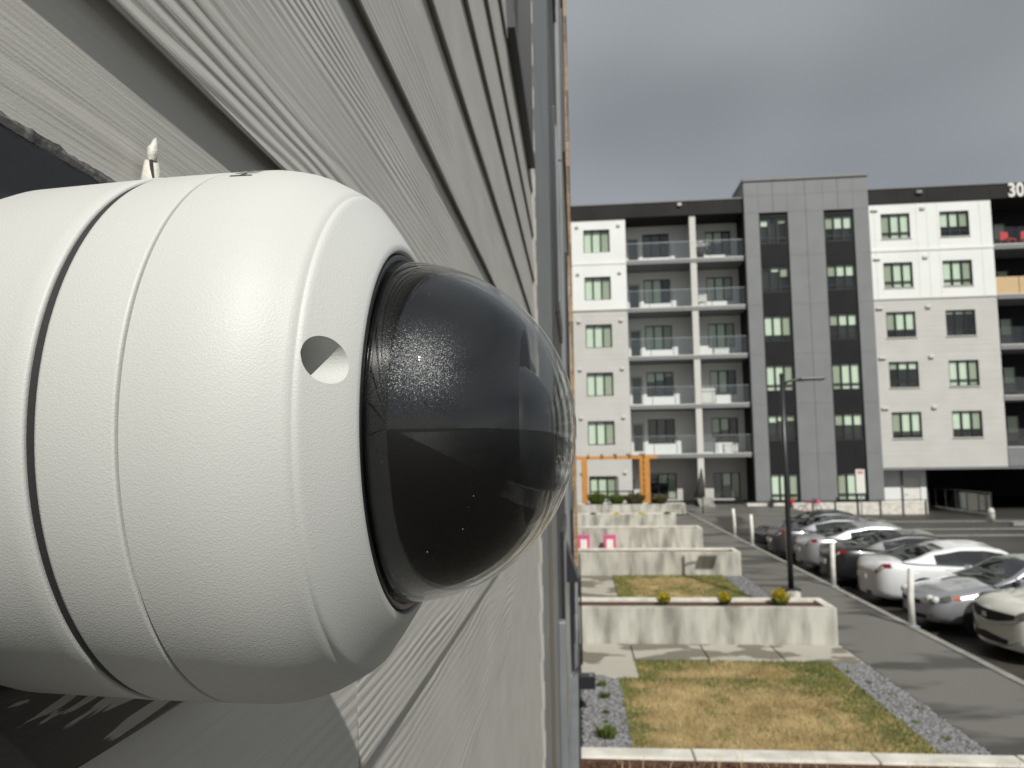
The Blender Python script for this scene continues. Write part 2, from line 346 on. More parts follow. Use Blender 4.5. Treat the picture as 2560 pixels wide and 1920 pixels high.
# ------------------------------------------------------------------ setting: ground levels
LOT = -0.65
struct('ground', box(-200, 400, -200, 600, -1.3, -1.1), M['earth'])
struct('parking_lot', box(5.706, 160, -60, 44.9, -1.0, LOT), M['asphalt'])
struct('garden_ground', box(-0.5, 4.035, -30, 44.9, -1.0, -0.03), M['earth'])
struct('garden_ground', box(4.036, 5.705, -60, -0.001, -1.0, -0.03), M['earth'])
struct('garden_ground', box(-60, 4.035, -60, -30.001, -1.0, -0.03), M['earth'])
sw = struct('sidewalk', box(4.035, 5.58, 0.0, 36.0, -1.0, -0.004), M['sidewalk'])
k = 0
for y in range(2, 34, 4):                                  # sidewalk joints: slabs a hair proud of the bed
    obj('slab', box(4.04, 5.572, y+0.006, y+3.994, -0.05, 0.0), M['sidewalk'], sw)
kb = struct('kerb', box(5.585, 5.705, 0.0, 40.0, -1.0, 0.012), M['kerb'])
struct('plaza', box(4.035, 12.0, 36.0, 44.9, -1.0, -0.10), M['sidewalk'])
struct('underpass_floor', box(18.4, 60, 44.9, 62, -1.0, -0.655), M['asphalt'])
struct('traffic_island', box(20.8, 60, 36.4, 36.75, -1.0, -0.50), M['kerb'])
for i, yy in enumerate((32.2, 34.8, 38.6)):
    struct('parking_line', box(9.5+i*2, 24, yy, yy+0.35, LOT+0.001, LOT+0.004), M['whiteline'])
struct('yellow_line', box(6.3, 6.5, 29.5, 33.5, LOT+0.001, LOT+0.004), M['yellowline'])

# ------------------------------------------------------------------ near building wall
wall = thing('apartment_wall', 'grey lap-sided apartment wall running past the camera with trim and wood cladding', 'wall', (-0.3, 2.0, 0))
JOINTS = {-3: 0.392}
def board(zb, y0, y1, near, seed):
    # lapped board: bottom butt edge proud, face leaning back to the top; ragged lower lip when near
    n = 220 if near else 12
    V, Fc = [], []
    for i in range(n+1):
        y = y0+(y1-y0)*i/n
        j = (noise.noise(Vector((y*90, seed*3.1, 0)))*0.0004+noise.noise(Vector((y*9, seed, 5)))*0.0005) if near else 0
        pr = [(-0.150, zb+0.176), (-0.1312, zb+0.176), (-0.1312, zb+0.1745), (-0.1235, zb+0.0012+j), (-0.1243, zb+j), (-0.1308, zb+0.0055), (-0.150, zb+0.0055)]
        V += [(x, y, z) for x, z in pr]
    m = 7
    for i in range(n):
        for k in range(m-1): Fc.append((i*m+k, i*m+k+1, (i+1)*m+k+1, (i+1)*m+k))
    Fc += [tuple(range(m-1, -1, -1)), tuple(n*m+k for k in range(m))]
    return mesh('siding_board', V, Fc)
for k in range(-18, 26):
    zb = CAMZ+0.126+0.15*k; near = -4 <= k <= 6
    segs = [(-4.0, 2.285)]
    if k == -2: segs = [(-4.0, 0.398), (0.4005, 2.285)]
    elif k % 3 == 0 and not near: segs = [(-4.0, -1.2), (-1.197, 2.285)]
    wz0, wz1 = CAMZ+0.93, CAMZ+2.4            # window opening cut out of the boards
    if zb+0.15 > wz0 and zb < wz1: segs = [(-4.0, 1.42), (2.16, 2.285)]
    for a, b in segs: wpart('siding_board', board(zb, a, b, near, k), M['siding'], wall)
wpart('sheathing', box(-0.29, -0.1505, -4, 2.285, 0, 7.0), M['plinth'], wall)
# black framed window in the siding
wf = wpart('window', boxes([(-0.29, -0.112, 1.42, 1.47, CAMZ+0.93, CAMZ+2.4), (-0.29, -0.112, 2.10, 2.16, CAMZ+0.93, CAMZ+2.4), (-0.29, -0.108, 1.42, 2.16, CAMZ+0.90, CAMZ+0.93), (-0.29, -0.112, 1.47, 2.10, CAMZ+2.35, CAMZ+2.4)]), M['darkframe'], wall)
obj('pane', box(-0.17, -0.165, 1.47, 2.10, CAMZ+0.93, CAMZ+2.35), M['lens'], wf)
wpart('caulk_joint', tube([(-0.1268-0.00005*0+0.05*0-(z-CAMZ+0.166)*0.045+0.0012, 0.3992, z) for z in (CAMZ-0.166, CAMZ-0.13, CAMZ-0.09, CAMZ-0.05)], 0.0019, 6), M['siding'], wall)
wpart('corner_trim', box(-0.29, -0.118, 2.287, 2.345, 0, 21), M['trimgrey'], wall)
for i in range(26):                                        # pale lap ends of the corner trim, sunlight put into their colour
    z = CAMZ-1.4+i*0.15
    wpart('sunlit_trim_end', box(-0.118, -0.1165, 2.289, 2.325, z+0.01, z+0.085), M['trimsunlit'], wall)
y = 2.35
for i in range(9):
    wpart('wall_panel', box(-0.30, -0.128, 2.35, 4.30, i*2.3, i*2.3+2.29), M['panelblue'], wall)
wpart('downspout', box(-0.127, -0.086, 4.22, 4.30, 0, 2.04, 0.008), M['metal'], wall)
wpart('brown_batten', box(-0.127, -0.116, 3.10, 3.16, 0, 2.9), M['brownbatten'], wall)
for i in range(7):
    z0 = 0.0+i*3.0
    wpart('dark_bay', box(-0.30, -0.122, 4.31, 7.0, z0, z0+2.985), M['darkframe'] if i % 2 else M['plinth'], wall)
    wn = wpart('window', box(-0.30, -0.098, 4.9, 6.3, z0+1.0, z0+2.5, 0.01), M['darkframe'], wall)
    obj('pane', box(-0.099, -0.094, 5.0, 6.2, z0+1.1, z0+2.4), M['metal'], wn)
    wpart('bay_panel', box(-0.30, -0.085, 7.01, 13.9, z0, z0+2.985), M['panelblue'], wall)
    wn = wpart('window', box(-0.30, -0.055, 8.2, 12.6, z0+0.6, z0+2.4, 0.01), M['darkframe'], wall)
    for q in range(2): obj('pane', box(-0.056, -0.050, 8.3+q*2.15, 10.35+q*2.15, z0+0.7, z0+2.3), M['lens'], wn)
for i in range(38):
    z0 = 0.9+i*0.53
    wpart('cladding_board', box(-0.30, -0.012-0.012*((i*7) % 3), 14.0, 26.0, z0, z0+0.522), M['woodclad'], wall)
wpart('plinth', box(-0.30, -0.035, 4.32, 26.0, -0.05, 0.88), M['plinth'], wall)
wpart('plinth_cap', box(-0.30, -0.030, 4.32, 26.0, 0.88, 0.90), M['metal'], wall)

# wedge wall light, glass guard and outlet box hung on that wall
wl = thing('wall_light', 'black wedge-shaped wall light on the wall above the glass guard', 'wall light', (-0.12, 5.55, 2.05))
V = [(-0.12, 5.5, 2.33), (-0.095, 5.5, 2.33), (0.0, 5.5, 2.045), (-0.12, 5.5, 2.045)]; V += [(x, 5.85, z) for x, _, z in V]
wpart('shade', mesh('shade', V, [(3, 2, 1, 0), (4, 5, 6, 7), (0, 1, 5, 4), (1, 2, 6, 5), (2, 3, 7, 6), (3, 0, 4, 7)]), M['lampblack'], wl)
wpart('bracket', box(-0.122, -0.095, 5.56, 5.79, 2.0, 2.045), M['lampblack'], wl)
gg = thing('glass_guard', 'dark framed glass guard projecting from the grey wall', 'glass guard', (-0.08, 7.0, 0.95))
fr = []
wpart('frame', boxes([(-0.085, -0.06, 6.98, 7.0, 0.95, 1.82), (0.0, 0.018, 6.98, 7.0, 1.03, 1.82), (0.0, 0.018, 8.6, 8.62, 1.03, 1.82), (-0.085, 0.018, 6.975, 7.005, 1.82, 1.84), (0.0, 0.018, 7.005, 8.62, 1.82, 1.84), (0.0, 0.018, 7.0, 8.6, 1.01, 1.03)]), M['lampblack'], gg)
wpart('pane', box(-0.06, 0.0, 6.988, 6.994, 1.0, 1.82), M['rglass'], gg); wpart('pane', box(0.006, 0.012, 7.0, 8.6, 1.03, 1.82), M['rglass'], gg)
V = [(-0.06, 6.985, 0.95), (-0.045, 6.985, 0.95), (0.018, 6.985, 1.03), (0.0, 6.985, 1.03)]; V += [(x, 7.0, z) for x, _, z in V]
wpart('strut', mesh('strut', V, [(0, 1, 2, 3), (7, 6, 5, 4), (0, 4, 5, 1), (1, 5, 6, 2), (2, 6, 7, 3), (3, 7, 4, 0)]), M['lampblack'], gg)
ob = thing('outlet_box', 'small black outdoor outlet box low on the grey wall above gravel', 'outlet box', (-0.03, 8.6, 0.36))
wpart('cover', box(-0.033, 0.16, 8.5, 8.66, 0.30, 0.45, 0.012), M['lampblack'], ob); wpart('lid_clip', box(0.09, 0.13, 8.52, 8.56, 0.449, 0.458), M['metal'], ob)

# ------------------------------------------------------------------ dome security camera
AY, AZ = 0.159, CAMZ+0.0064
sc = thing('security_camera', 'white dome security camera with smoked black dome mounted on the grey siding', 'camera', (-0.118, AY, AZ))
c = (AY, AZ)
def arc(x0, r0, rad, a0, a1, n):
    return [(x0+rad*math.sin(R(a0+(a1-a0)*i/n)), r0+rad*math.cos(R(a0+(a1-a0)*i/n))) for i in range(n+1)]
base = [(-0.1180, 0.030), (-0.1180, 0.0525), (-0.1165, 0.0542), (-0.1140, 0.0555), (-0.1105, 0.0562), (-0.0880, 0.0571), (-0.0851, 0.0573), (-0.0847, 0.0571), (-0.0846, 0.0567), (-0.0846, 0.030)]
wpart('mount_base', autosmooth(lathe(base, c), 50), M['housing'], sc)
gk = [(-0.0846, 0.030), (-0.0846, 0.0563), (-0.0843, 0.0568), (-0.0832, 0.0568), (-0.0828, 0.0563), (-0.0828, 0.030)]
wpart('gasket', autosmooth(lathe(gk, c), 50), M['gasket'], sc)
rear = [(-0.0828, 0.030), (-0.0828, 0.0568), (-0.08265, 0.0572), (-0.0822, 0.0573), (-0.0701, 0.05755), (-0.0697, 0.0575), (-0.06955, 0.0572), (-0.0695, 0.0562), (-0.0695, 0.030)]
wpart('rear_housing', autosmooth(lathe(rear, c), 60), M['housing'], sc)
front = [(-0.06912, 0.030), (-0.06912, 0.0566), (-0.06905, 0.0572), (-0.0689, 0.05748)]
front += [(-0.066, 0.05762), (-0.0625, 0.05762), (-0.0595, 0.05754), (-0.0565, 0.05714), (-0.0535, 0.05650), (-0.0505, 0.05538), (-0.0478, 0.05394), (-0.0456, 0.05266), (-0.0449, 0.05230), (-0.0446, 0.05185), (-0.0443, 0.05150), (-0.0438, 0.05140), (-0.0434, 0.05110), (-0.0430, 0.05050)]
front += [(-0.0405, 0.0470), (-0.0386, 0.0440), (-0.0372, 0.0417), (-0.03685, 0.0408), (-0.0370, 0.0401), (-0.0376, 0.0396), (-0.0420, 0.0394), (-0.0420, 0.030)]
wpart('seam_shade_ring', lathe([(-0.0697, 0.031), (-0.0697, 0.0562), (-0.0686, 0.0562), (-0.0686, 0.031)], c), M['gasket'], sc)  # black ring added inside the gap to paint the seam's shade
hm = lathe(front, c, 192)
hb = obj('front_housing', hm, M['housing'], sc, -Vector(sc.location))
# screw recess drilled parallel to the camera axis
ph = R(12.3); hr = 0.0472
cut = lathe([(-0.0478, 0.0001), (-0.0478, 0.0040), (-0.030, 0.0040), (-0.030, 0.0001)], (AY-hr*math.cos(ph), AZ+hr*math.sin(ph)), 40)
co = bpy.data.objects.new('cutter', cut); COL.objects.link(co); hb.parent = None; hb.location = (0, 0, 0)
md = hb.modifiers.new('cut', 'BOOLEAN'); md.object = co; md.solver = 'EXACT'; md.operation = 'DIFFERENCE'
dg = bpy.context.evaluated_depsgraph_get(); nm = bpy.data.meshes.new_from_object(hb.evaluated_get(dg))
hb.modifiers.clear(); hb.data = nm; bpy.data.objects.remove(co); hb.parent = sc; hb.location = -Vector(sc.location)
for p in nm.polygons: p.use_smooth = True
autosmooth(nm, 38)
if not nm.materials: nm.materials.append(M['housing'])
wpart('screw_head', lathe([(-0.0479, 0.0004), (-0.0479, 0.0026), (-0.0472, 0.0026), (-0.0470, 0.0008)], (AY-hr*math.cos(ph), AZ+hr*math.sin(ph)), 24), M['metal'], sc)
wpart('dome_seal', lathe([(-0.0430, 0.030), (-0.0430, 0.0393), (-0.0374, 0.0393), (-0.0371, 0.0389), (-0.0371, 0.0381), (-0.0430, 0.0379)], c), M['blackplastic'], sc)
CX = -0.0375; DR = 0.0377
def dome_prof(r, x_in, n=28):
    return [(x_in, r)]+[(CX+r*math.sin(R(90*i/n)), r*math.cos(R(90*i/n))) for i in range(n+1)]
outer = dome_prof(DR, CX-0.005); inner = dome_prof(DR-0.0011, CX-0.005)
outer[-1] = (outer[-1][0], 1e-5); inner[-1] = (inner[-1][0], 1e-5)
wpart('dome', lathe(outer+inner[::-1], c, 128, close=True), M['dome'], sc)
LR = 0.0357
pl = [(CX-0.006, 0.02), (CX-0.006, LR)]+[(CX+LR*math.sin(R(a)), LR*math.cos(R(a))) for a in range(0, 48, 1)]
xe, re_ = pl[-1]
pl += [(xe+0.0006, re_-0.0010), (xe+0.0004, re_-0.0022), (xe-0.004, re_-0.0024), (xe-0.004, 0.004)]
ln = wpart('inner_liner', autosmooth(lathe(pl, c, 128), 40), M['liner'], sc)
barrel = [(CX+0.010, 0.003), (CX+0.010, 0.0186), (xe+0.0005, 0.0180), (xe+0.0030, 0.0158), (xe+0.0055, 0.0122), (xe+0.0068, 0.0096), (xe+0.0070, 0.0084), (xe+0.0062, 0.0068), (xe+0.005, 0.006), (xe+0.005, 0.002)]
lb = wpart('lens_barrel', autosmooth(lathe(barrel, (AY, AZ-0.0042), 96), 40), M['blackplastic'], sc)
obj('lens', lathe([(xe+0.0050, 0.0058), (xe+0.0058, 0.0044), (xe+0.0062, 0.002), (xe+0.0063, 0.0001)], (AY, AZ-0.0042), 48), M['lens'], lb)
V, Fc = [], []; rd = random.Random(9)
for _ in range(16):
    a, b = R(rd.uniform(95, 250)), R(rd.uniform(3, 62)); q = Vector((math.sin(b), math.cos(b)*math.cos(a), math.cos(b)*math.sin(a)))
    q = Vector((CX, AY, AZ))+q*(DR+0.00002); s_ = rd.uniform(0.00004, 0.00011); k0 = len(V)
    V += [q+Vector(d)*s_ for d in ((1, 0, 0), (-1, 0, 0), (0, 1.4, 0), (0, -1.4, 0), (0, 0, 1), (0, 0, -1))]
    Fc += [tuple(k0+i for i in f) for f in ((0, 2, 4), (2, 1, 4), (1, 3, 4), (3, 0, 4), (2, 0, 5), (1, 2, 5), (3, 1, 5), (0, 3, 5))]
stuff(wpart('dust_specks', mesh('dust_specks', V, Fc), M['sealant'], sc))
# maker's lettering printed round the top of the front housing
tm = text_mesh('HIKVISION', 0.0060, 0, 0.00008)
for v in tm.vertices:
    u, vv = v.co.x, v.co.y; rr = 0.05775
    a = R(56.5)+u/rr; x = -0.0610-vv*1.05
    v.co = (x, AY-rr*math.cos(a), AZ+rr*math.sin(a))
wpart('lettering', tm, M['ink'], hb).location = (0, 0, 0)

# black square plate behind the camera, with torn caulk along its top
bp_ = thing('mounting_plate', 'black square mounting plate with peeling paint smears behind the white camera', 'plate', (-0.13, AY, CAMZ))
wpart('plate', box(-0.1290, -0.1182, 0.03, 0.246, CAMZ-0.0715, CAMZ+0.0715, 0.0008), M['plate'], bp_)
V, Fc = [], []; n = 130; sg = 8
for i in range(n+1):
    y = 0.03+0.216*i/n
    for k2 in range(sg):
        a = 2*math.pi*k2/sg; rr = 0.0017*(1+0.55*noise.noise(Vector((y*160, k2*1.7, 0)))+0.35*noise.noise(Vector((y*520, k2*2.9, 3))))
        V.append((-0.1192+rr*math.cos(a)*0.9, y, CAMZ+0.0722+rr*math.sin(a)+0.0012*noise.noise(Vector((y*40, 0, 9)))))
for i in range(n):
    for k2 in range(sg): k3 = (k2+1) % sg; Fc.append((i*sg+k2, i*sg+k3, (i+1)*sg+k3, (i+1)*sg+k2))
wpart('torn_caulk', mesh('torn_caulk', V, Fc), M['caulk'], bp_)
# torn white plug standing off the siding above the camera
fl = thing('wall_plug', 'torn white plastic wall plug sticking out of the siding above the camera', 'wall plug', (-0.1265, 0.194, CAMZ+0.0785))
bm = bmesh.new(); bmesh.ops.create_cone(bm, cap_ends=True, segments=12, radius1=0.0036, radius2=0.0019, depth=0.011)
for v in bm.verts:
    v.co.x += 0.0007*noise.noise(v.co*700); v.co.y += 0.0007*noise.noise(v.co*900+Vector((5, 0, 0)))
    if v.co.z > 0: v.co.z += 0.0018*noise.noise(Vector((v.co.x*900, v.co.y*900, 0)))
wpart('sleeve', from_bm('sleeve', bm, True), M['sealant'], fl).location = (0.003, 0, 0.0045)
bm = bmesh.new(); bmesh.ops.create_icosphere(bm, subdivisions=2, radius=0.0021)
for v in bm.verts: v.co *= 1+0.5*noise.noise(v.co*900); v.co.x *= 0.7; v.co.y *= 0.75; v.co.z *= 1.5+max(0, v.co.z)*350
obj('torn_tip', from_bm('torn_tip', bm, True), M['sealant'], fl, (0.0032, 0.0002, 0.0128))
obj('crack', box(-0.0005, 0.0005, -0.0011, 0.0011, -0.001, 0.0095, 0.0003), M['gasket'], fl, (0.0051, -0.0008, 0.001), (0, R(-8), 0))

# ------------------------------------------------------------------ far apartment building
FY = 45.0; ST = 3.08
apt = thing('apartment_building', 'six-storey apartment block with grey tower, white bays and balconies beyond the parking lot', 'building', (14, FY, 0))
WC = {}
def window(x0, x1, z0, z1, y, transom=0.0, flip=False, drops=(1, 1, 1), depth=0.12, m=None, panes=3, screen=True):
    w_, h_ = x1-x0, z1-z0; key = (round(w_, 2), round(h_, 2), transom, panes)
    if key not in WC:
        b = [(0, w_, 0, 0.09, 0, 0.055), (0, w_, 0, 0.09, h_-0.055, h_), (0, 0.055, 0, 0.09, 0.055, h_-0.055), (w_-0.055, w_, 0, 0.09, 0.055, h_-0.055)]
        pw = w_/panes
        for i in range(1, panes): b.append((pw*i-0.04, pw*i+0.04, 0.002, 0.088, 0.055, h_-0.055))
        if transom:
            for i in range(panes): b.append((pw*i+0.041, pw*(i+1)-0.041, 0.004, 0.086, transom-0.035, transom+0.035))
        WC[key] = (boxes(b, 'window_frame'), box(0.03, pw-0.03, 0.045, 0.053, 0.03, h_-0.03, name='pane'))
    fm, pm = WC[key]; pw = w_/panes
    o = obj('window', fm, M['darkframe'], apt, Vector((x0, y+depth, z0))-Vector(apt.location))
    for i in range(panes):
        scr = screen and (i == (0 if flip else panes-1))
        obj('pane', pm, M['wscreen'] if scr else M['wglass'], o, (pw*i, 0, 0))
        d = drops[i % len(drops)]
        if d > 0:
            kb_ = ('blind', round(pw, 2), round(h_*d, 2))
            if kb_ not in WC: WC[kb_] = box(0.04, pw-0.04, 0.12, 0.135, h_*(1-d)+0.03, h_-0.04, name='blind')
            obj('blind', WC[kb_], M['blind'], o, (pw*i, 0, 0))
def slabz(i): return 3.05+ST*i           # balcony slab tops
floors = [(0.04, 2.85)]+[(slabz(i)+0.01, slabz(i)+2.78) for i in range(5)]
# left white bay
lw = [(0.76, 2.43, slabz(i)+0.62, slabz(i)+2.12) for i in range(5)]+[(0.77, 2.45, 0.10, 1.72)]
lo_h = [h for h in lw if h[2] < 12.0]; hi_h = [h for h in lw if h[2] > 12.0]
wpart('lower_wall', holed(-9, 3.44, -0.05, 12.26, lo_h, FY, 0.3), M['greige'], apt)
wpart('upper_wall', holed(-9, 3.44, 12.27, 18.14, hi_h, FY-0.02, 0.32), M['white'], apt)
wpart('floor_band', box(-9, 3.45, FY-0.05, FY-0.021, 15.20, 15.34), M['white'], apt)
wpart('floor_band', box(-9, 3.46, FY-0.06, FY-0.021, 12.20, 12.30), M['greige'], apt)
for i, h in enumerate(lw):
    window(*h, FY, 0.36 if h[2] < 1 else 0, False, (1, 1, 1))
    for xv in (0.35, 3.0): wpart('vent_cap', box(xv-0.11, xv+0.11, FY-0.12, FY-0.02, h[3]+0.14, h[3]+0.30, 0.02), M['column'], apt)
# balconies
BY = FY+1.85
def balcony(x0, x1, i, wallm, wx0, wx1, wz0=0.12, wz1=1.72, door=None, drops=(1, 1, 1), dark=False, glass=True, front=FY):
    z0, z1 = floors[i]
    holes = [(wx0, wx1, z0+wz0, z0+wz1)]
    if door: holes.append((door, door+0.8, z0+0.02, z0+2.05))
    wpart('balcony_wall', holed(x0, x1, z0, z1, holes, BY, 0.2), wallm, apt)
    window(wx0, wx1, z0+wz0, z0+wz1, BY, 0, False, drops, 0.06)
    if door:
        dk = ('door',)
        if dk not in WC: WC[dk] = (boxes([(0, 0.1, 0, 0.06, 0, 2.03), (0.7, 0.8, 0, 0.06, 0, 2.03), (0.1, 0.7, 0, 0.06, 0, 0.16), (0.1, 0.7, 0, 0.06, 1.9, 2.03)]), box(0.1, 0.7, 0.025, 0.035, 0.16, 1.9))
        d = obj('balcony_door', WC[dk][0], M['column'], apt, Vector((door, BY+0.05, z0+0.02))-Vector(apt.location)); obj('pane', WC[dk][1], M['wglass'], d)
    if glass and i > 0:
        n = 3; gw = (x1-x0)/n
        for q in range(n):
            wpart('guard_pane', box(x0+gw*q+0.02, x0+gw*(q+1)-0.02, front+0.03, front+0.042, z0+0.03, z0+1.08), M['rglass'], apt)
            wpart('guard_post', box(x0+gw*q-0.015, x0+gw*q+0.015, front+0.025, front+0.05, z0, z0+1.09), M['darkframe'], apt)
        wpart('guard_rail', box(x0, x1, front+0.02, front+0.055, z0+1.09, z0+1.12), M['metal'], apt)
dr = [(0, 0.4, 1), (0, 0, 0), (0.4, 0.35, 0.2), (1, 1, 1), (1, 1, 0), (0, 0, 0)]; dr2 = [(0, 0.5, 1), (0.6, 0.5, 0), (0.9, 0.9, 0), (1, 1, 1), (1, 1, 0.9), (0.5, 0.5, 0)]
for i in range(6):
    wm = M['white'] if i >= 4 else (M['white'] if i else M['greige'])
    balcony(3.45, 7.64, i, wm, 4.68, 6.42, 0.64 if i else 0.10, 2.25 if i else 1.75, 3.66 if i else None, dr[i])
    balcony(7.66, 10.83, i, wm, 8.74, 10.42, 0.66 if i else 0.10, 2.26 if i else 1.75, None, dr2[i])
for i in range(5):
    wpart('balcony_slab', box(3.45, 10.82, FY-0.06, BY+0.1, slabz(i)-0.27, slabz(i)), M['slab'], apt)
    wpart('slab_flashing', box(3.45, 10.82, FY-0.075, FY-0.061, slabz(i)-0.05, slabz(i)+0.012), M['column'], apt)
wpart('balcony_ceiling', box(3.45, 10.82, FY+0.02, BY+0.1, 18.14, 18.4), M['darkwall'], apt)
for i in range(6):
    z0, z1 = floors[i]; wpart('column', box(7.47, 7.85, FY-0.03, FY+0.32, z0 if i else -0.1, z1+(0.04 if i < 5 else 0.36)), M['column'], apt)
    wpart('party_wall', box(7.62, 7.68, FY+0.33, BY, z0, z1), M['greige'], apt)
wpart('return_wall', box(3.40, 3.449, FY+0.31, BY+0.2, -0.05, 18.14), M['white'], apt)
# fascia panels
xx = -9.0
while xx < 10.8:
    wpart('fascia_panel', box(xx, min(xx+1.49, 10.815), FY-0.12, FY+0.02, 18.15, 19.05), M['fascia'], apt); xx += 1.5
wpart('parapet_cap', box(-9, 10.815, FY-0.16, FY+0.3, 19.05, 19.13), M['slab'], apt)
wpart('wall_lamp', box(6.75, 7.0, FY-0.26, FY-0.12, 18.74, 18.92, 0.03), M['column'], apt)
# tower: fibre-cement panels, two dark strips of windows
TX0, TX1, TY = 10.83, 18.33, FY-0.35
wpart('tower_core', box(TX0+0.02, TX1-0.02, TY+0.36, BY+4, -0.1, 20.0), M['darkclad'], apt)
rows = [0.02]+[slabz(i)-0.14 for i in range(5)]+[18.0, 19.1, 20.05]
cols = [(TX0, 11.715), (13.47, 14.56), (14.57, 15.63), (17.42, TX1)]
for r0, r1 in zip(rows, rows[1:]):
    for a, b in cols:
        wpart('grey_panel', box(a+0.005, b-0.005, TY, TY+0.35, r0+0.005, r1-0.005), M['towergrey'], apt)
    if r0 > 17.5:
        for a, b in ((11.715, 12.59), (12.6, 13.47), (15.63, 16.52), (16.53, 17.42)): wpart('grey_panel', box(a+0.005, b-0.005, TY, TY+0.35, r0+0.005, r1-0.005), M['towergrey'], apt)
wpart('tower_cap', box(TX0-0.05, TX1+0.05, TY-0.08, TY+3, 20.05, 20.22), M['slab'], apt)
wpart('tower_return', box(TX0-0.02, TX0, TY+0.05, FY+3.5, 19.05, 20.05), M['towergrey'], apt)
tdr = [[(1, 1, 1), (0.3, 0.25, 0.25), (1, 1, 1), (0.8, 0.8, 0.8), (0, 0.2, 0.4), (0.3, 0, 0.2)], [(1, 1, 1), (0.45, 0.45, 0.45), (1, 1, 1), (0.45, 0.45, 0.45), (0.45, 0.45, 0.45), (0.5, 0.5, 0.5)]]
for s_, (a, b) in enumerate(((11.72, 13.465), (15.635, 17.415))):
    hs = [(a+0.06, b-0.06, 0.10, 1.72)]+[(a+0.06, b-0.06, slabz(i)+0.66, slabz(i)+2.28) for i in range(5)]
    wpart('dark_strip', holed(a, b, 0.0, 17.98, hs, TY+0.10, 0.24), M['darkclad'], apt)
    for i, h in enumerate(hs): window(*h, TY+0.10, 0.36, s_ == 1, tdr[s_][i], 0.03)
# right white / greige bay over the underpass
rw = []
for i in range(5):
    for a in (19.12, 22.60): rw.append((a, a+1.72, slabz(i)+0.72, slabz(i)+2.30))
wpart('lower_wall', holed(18.34, 25.62, 2.0, 12.32, [h for h in rw if h[2] < 12.0], FY-0.05, 0.3), M['greige'], apt)
wpart('upper_wall', holed(18.34, 25.62, 12.33, 18.30, [h for h in rw if h[2] > 12.0], FY-0.07, 0.32), M['white'], apt)
wpart('floor_band', box(18.34, 25.63, FY-0.11, FY-0.071, 15.28, 15.44), M['white'], apt)
wpart('floor_band', box(18.34, 25.63, FY-0.10, FY-0.071, 12.27, 12.36), M['column'], apt)
for i in range(11):
    xb = 18.75+0.62*i
    for z0, z1 in ((12.37, 15.27), (15.45, 18.29)):
        if not any(h[0]-0.05 < xb < h[1]+0.05 for h in rw): wpart('batten', box(xb-0.012, xb+0.012, FY-0.088, FY-0.071, z0, z1), M['white'], apt)
rdr = [(0.85, 0.85, 0.85), (0.7, 0.7, 0.7), (0.3, 0.3, 0.3), (1, 1, 1), (0.7, 0.7, 0.7), (0.15, 0.15, 0.15), (1, 1, 1), (1, 1, 1), (1, 1, 1), (0.6, 0.6, 0.6)]
for i, h in enumerate(rw):
    window(*h, FY-0.05, 0.38, i % 2 == 0, rdr[i], 0.05)
    wpart('sill', box(h[0]-0.05, h[1]+0.05, FY-0.11, FY-0.075, h[2]-0.06, h[2]-0.005), M['column'], apt)
    if i % 2 == 0:
        wpart('vent_cap', box(18.55, 18.95, FY-0.17, FY-0.075, h[3]+0.18, h[3]+0.30, 0.02), M['column'], apt)
        wpart('vent_cap', box(21.45, 21.75, FY-0.17, FY-0.075, h[3]+0.16, h[3]+0.36, 0.04), M['column'], apt)
xx = 18.35
while xx < 74:
    wpart('fascia_panel', box(xx, xx+1.79, FY-0.14, FY+0.02, 18.31, 19.22), M['fascia'], apt); xx += 1.8
wpart('parapet_cap', box(18.34, 75.95, FY-0.18, FY+0.3, 19.22, 19.30), M['slab'], apt)
wpart('wall_lamp', box(21.25, 21.6, FY-0.28, FY-0.14, 18.82, 19.02, 0.03), M['slab'], apt)
t30 = text_mesh('30', 1.18, 0.03, 0.035)
for v in t30.vertices: v.co = (26.60+v.co.x*0.80, FY-0.19-v.co.z, 18.38+v.co.y)
wpart('house_number', t30, M['whitepaint'], apt)
# underpass below and service door
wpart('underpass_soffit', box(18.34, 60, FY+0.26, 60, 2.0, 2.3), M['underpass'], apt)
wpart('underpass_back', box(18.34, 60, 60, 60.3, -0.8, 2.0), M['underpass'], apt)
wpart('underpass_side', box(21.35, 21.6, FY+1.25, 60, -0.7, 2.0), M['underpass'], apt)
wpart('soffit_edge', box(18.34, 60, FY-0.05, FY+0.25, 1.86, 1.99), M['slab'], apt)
wpart('door_wall', holed(18.34, 21.36, -0.66, 1.99, [(20.02, 21.02, -0.64, 1.42)], FY+1.0, 0.25), M['white'], apt)
dd = wpart('service_door', box(20.04, 21.0, FY+1.05, FY+1.11, -0.63, 1.40), M['whitepaint'], apt)
obj('handle', tube([(20.12, FY+1.0, 0.35), (20.26, FY+1.0, 0.35)], 0.018), M['metal'], dd)
wpart('downpipe', tube([(19.93, FY+0.93, -0.6), (19.93, FY+0.93, 1.95)], 0.05), M['slab'], apt)
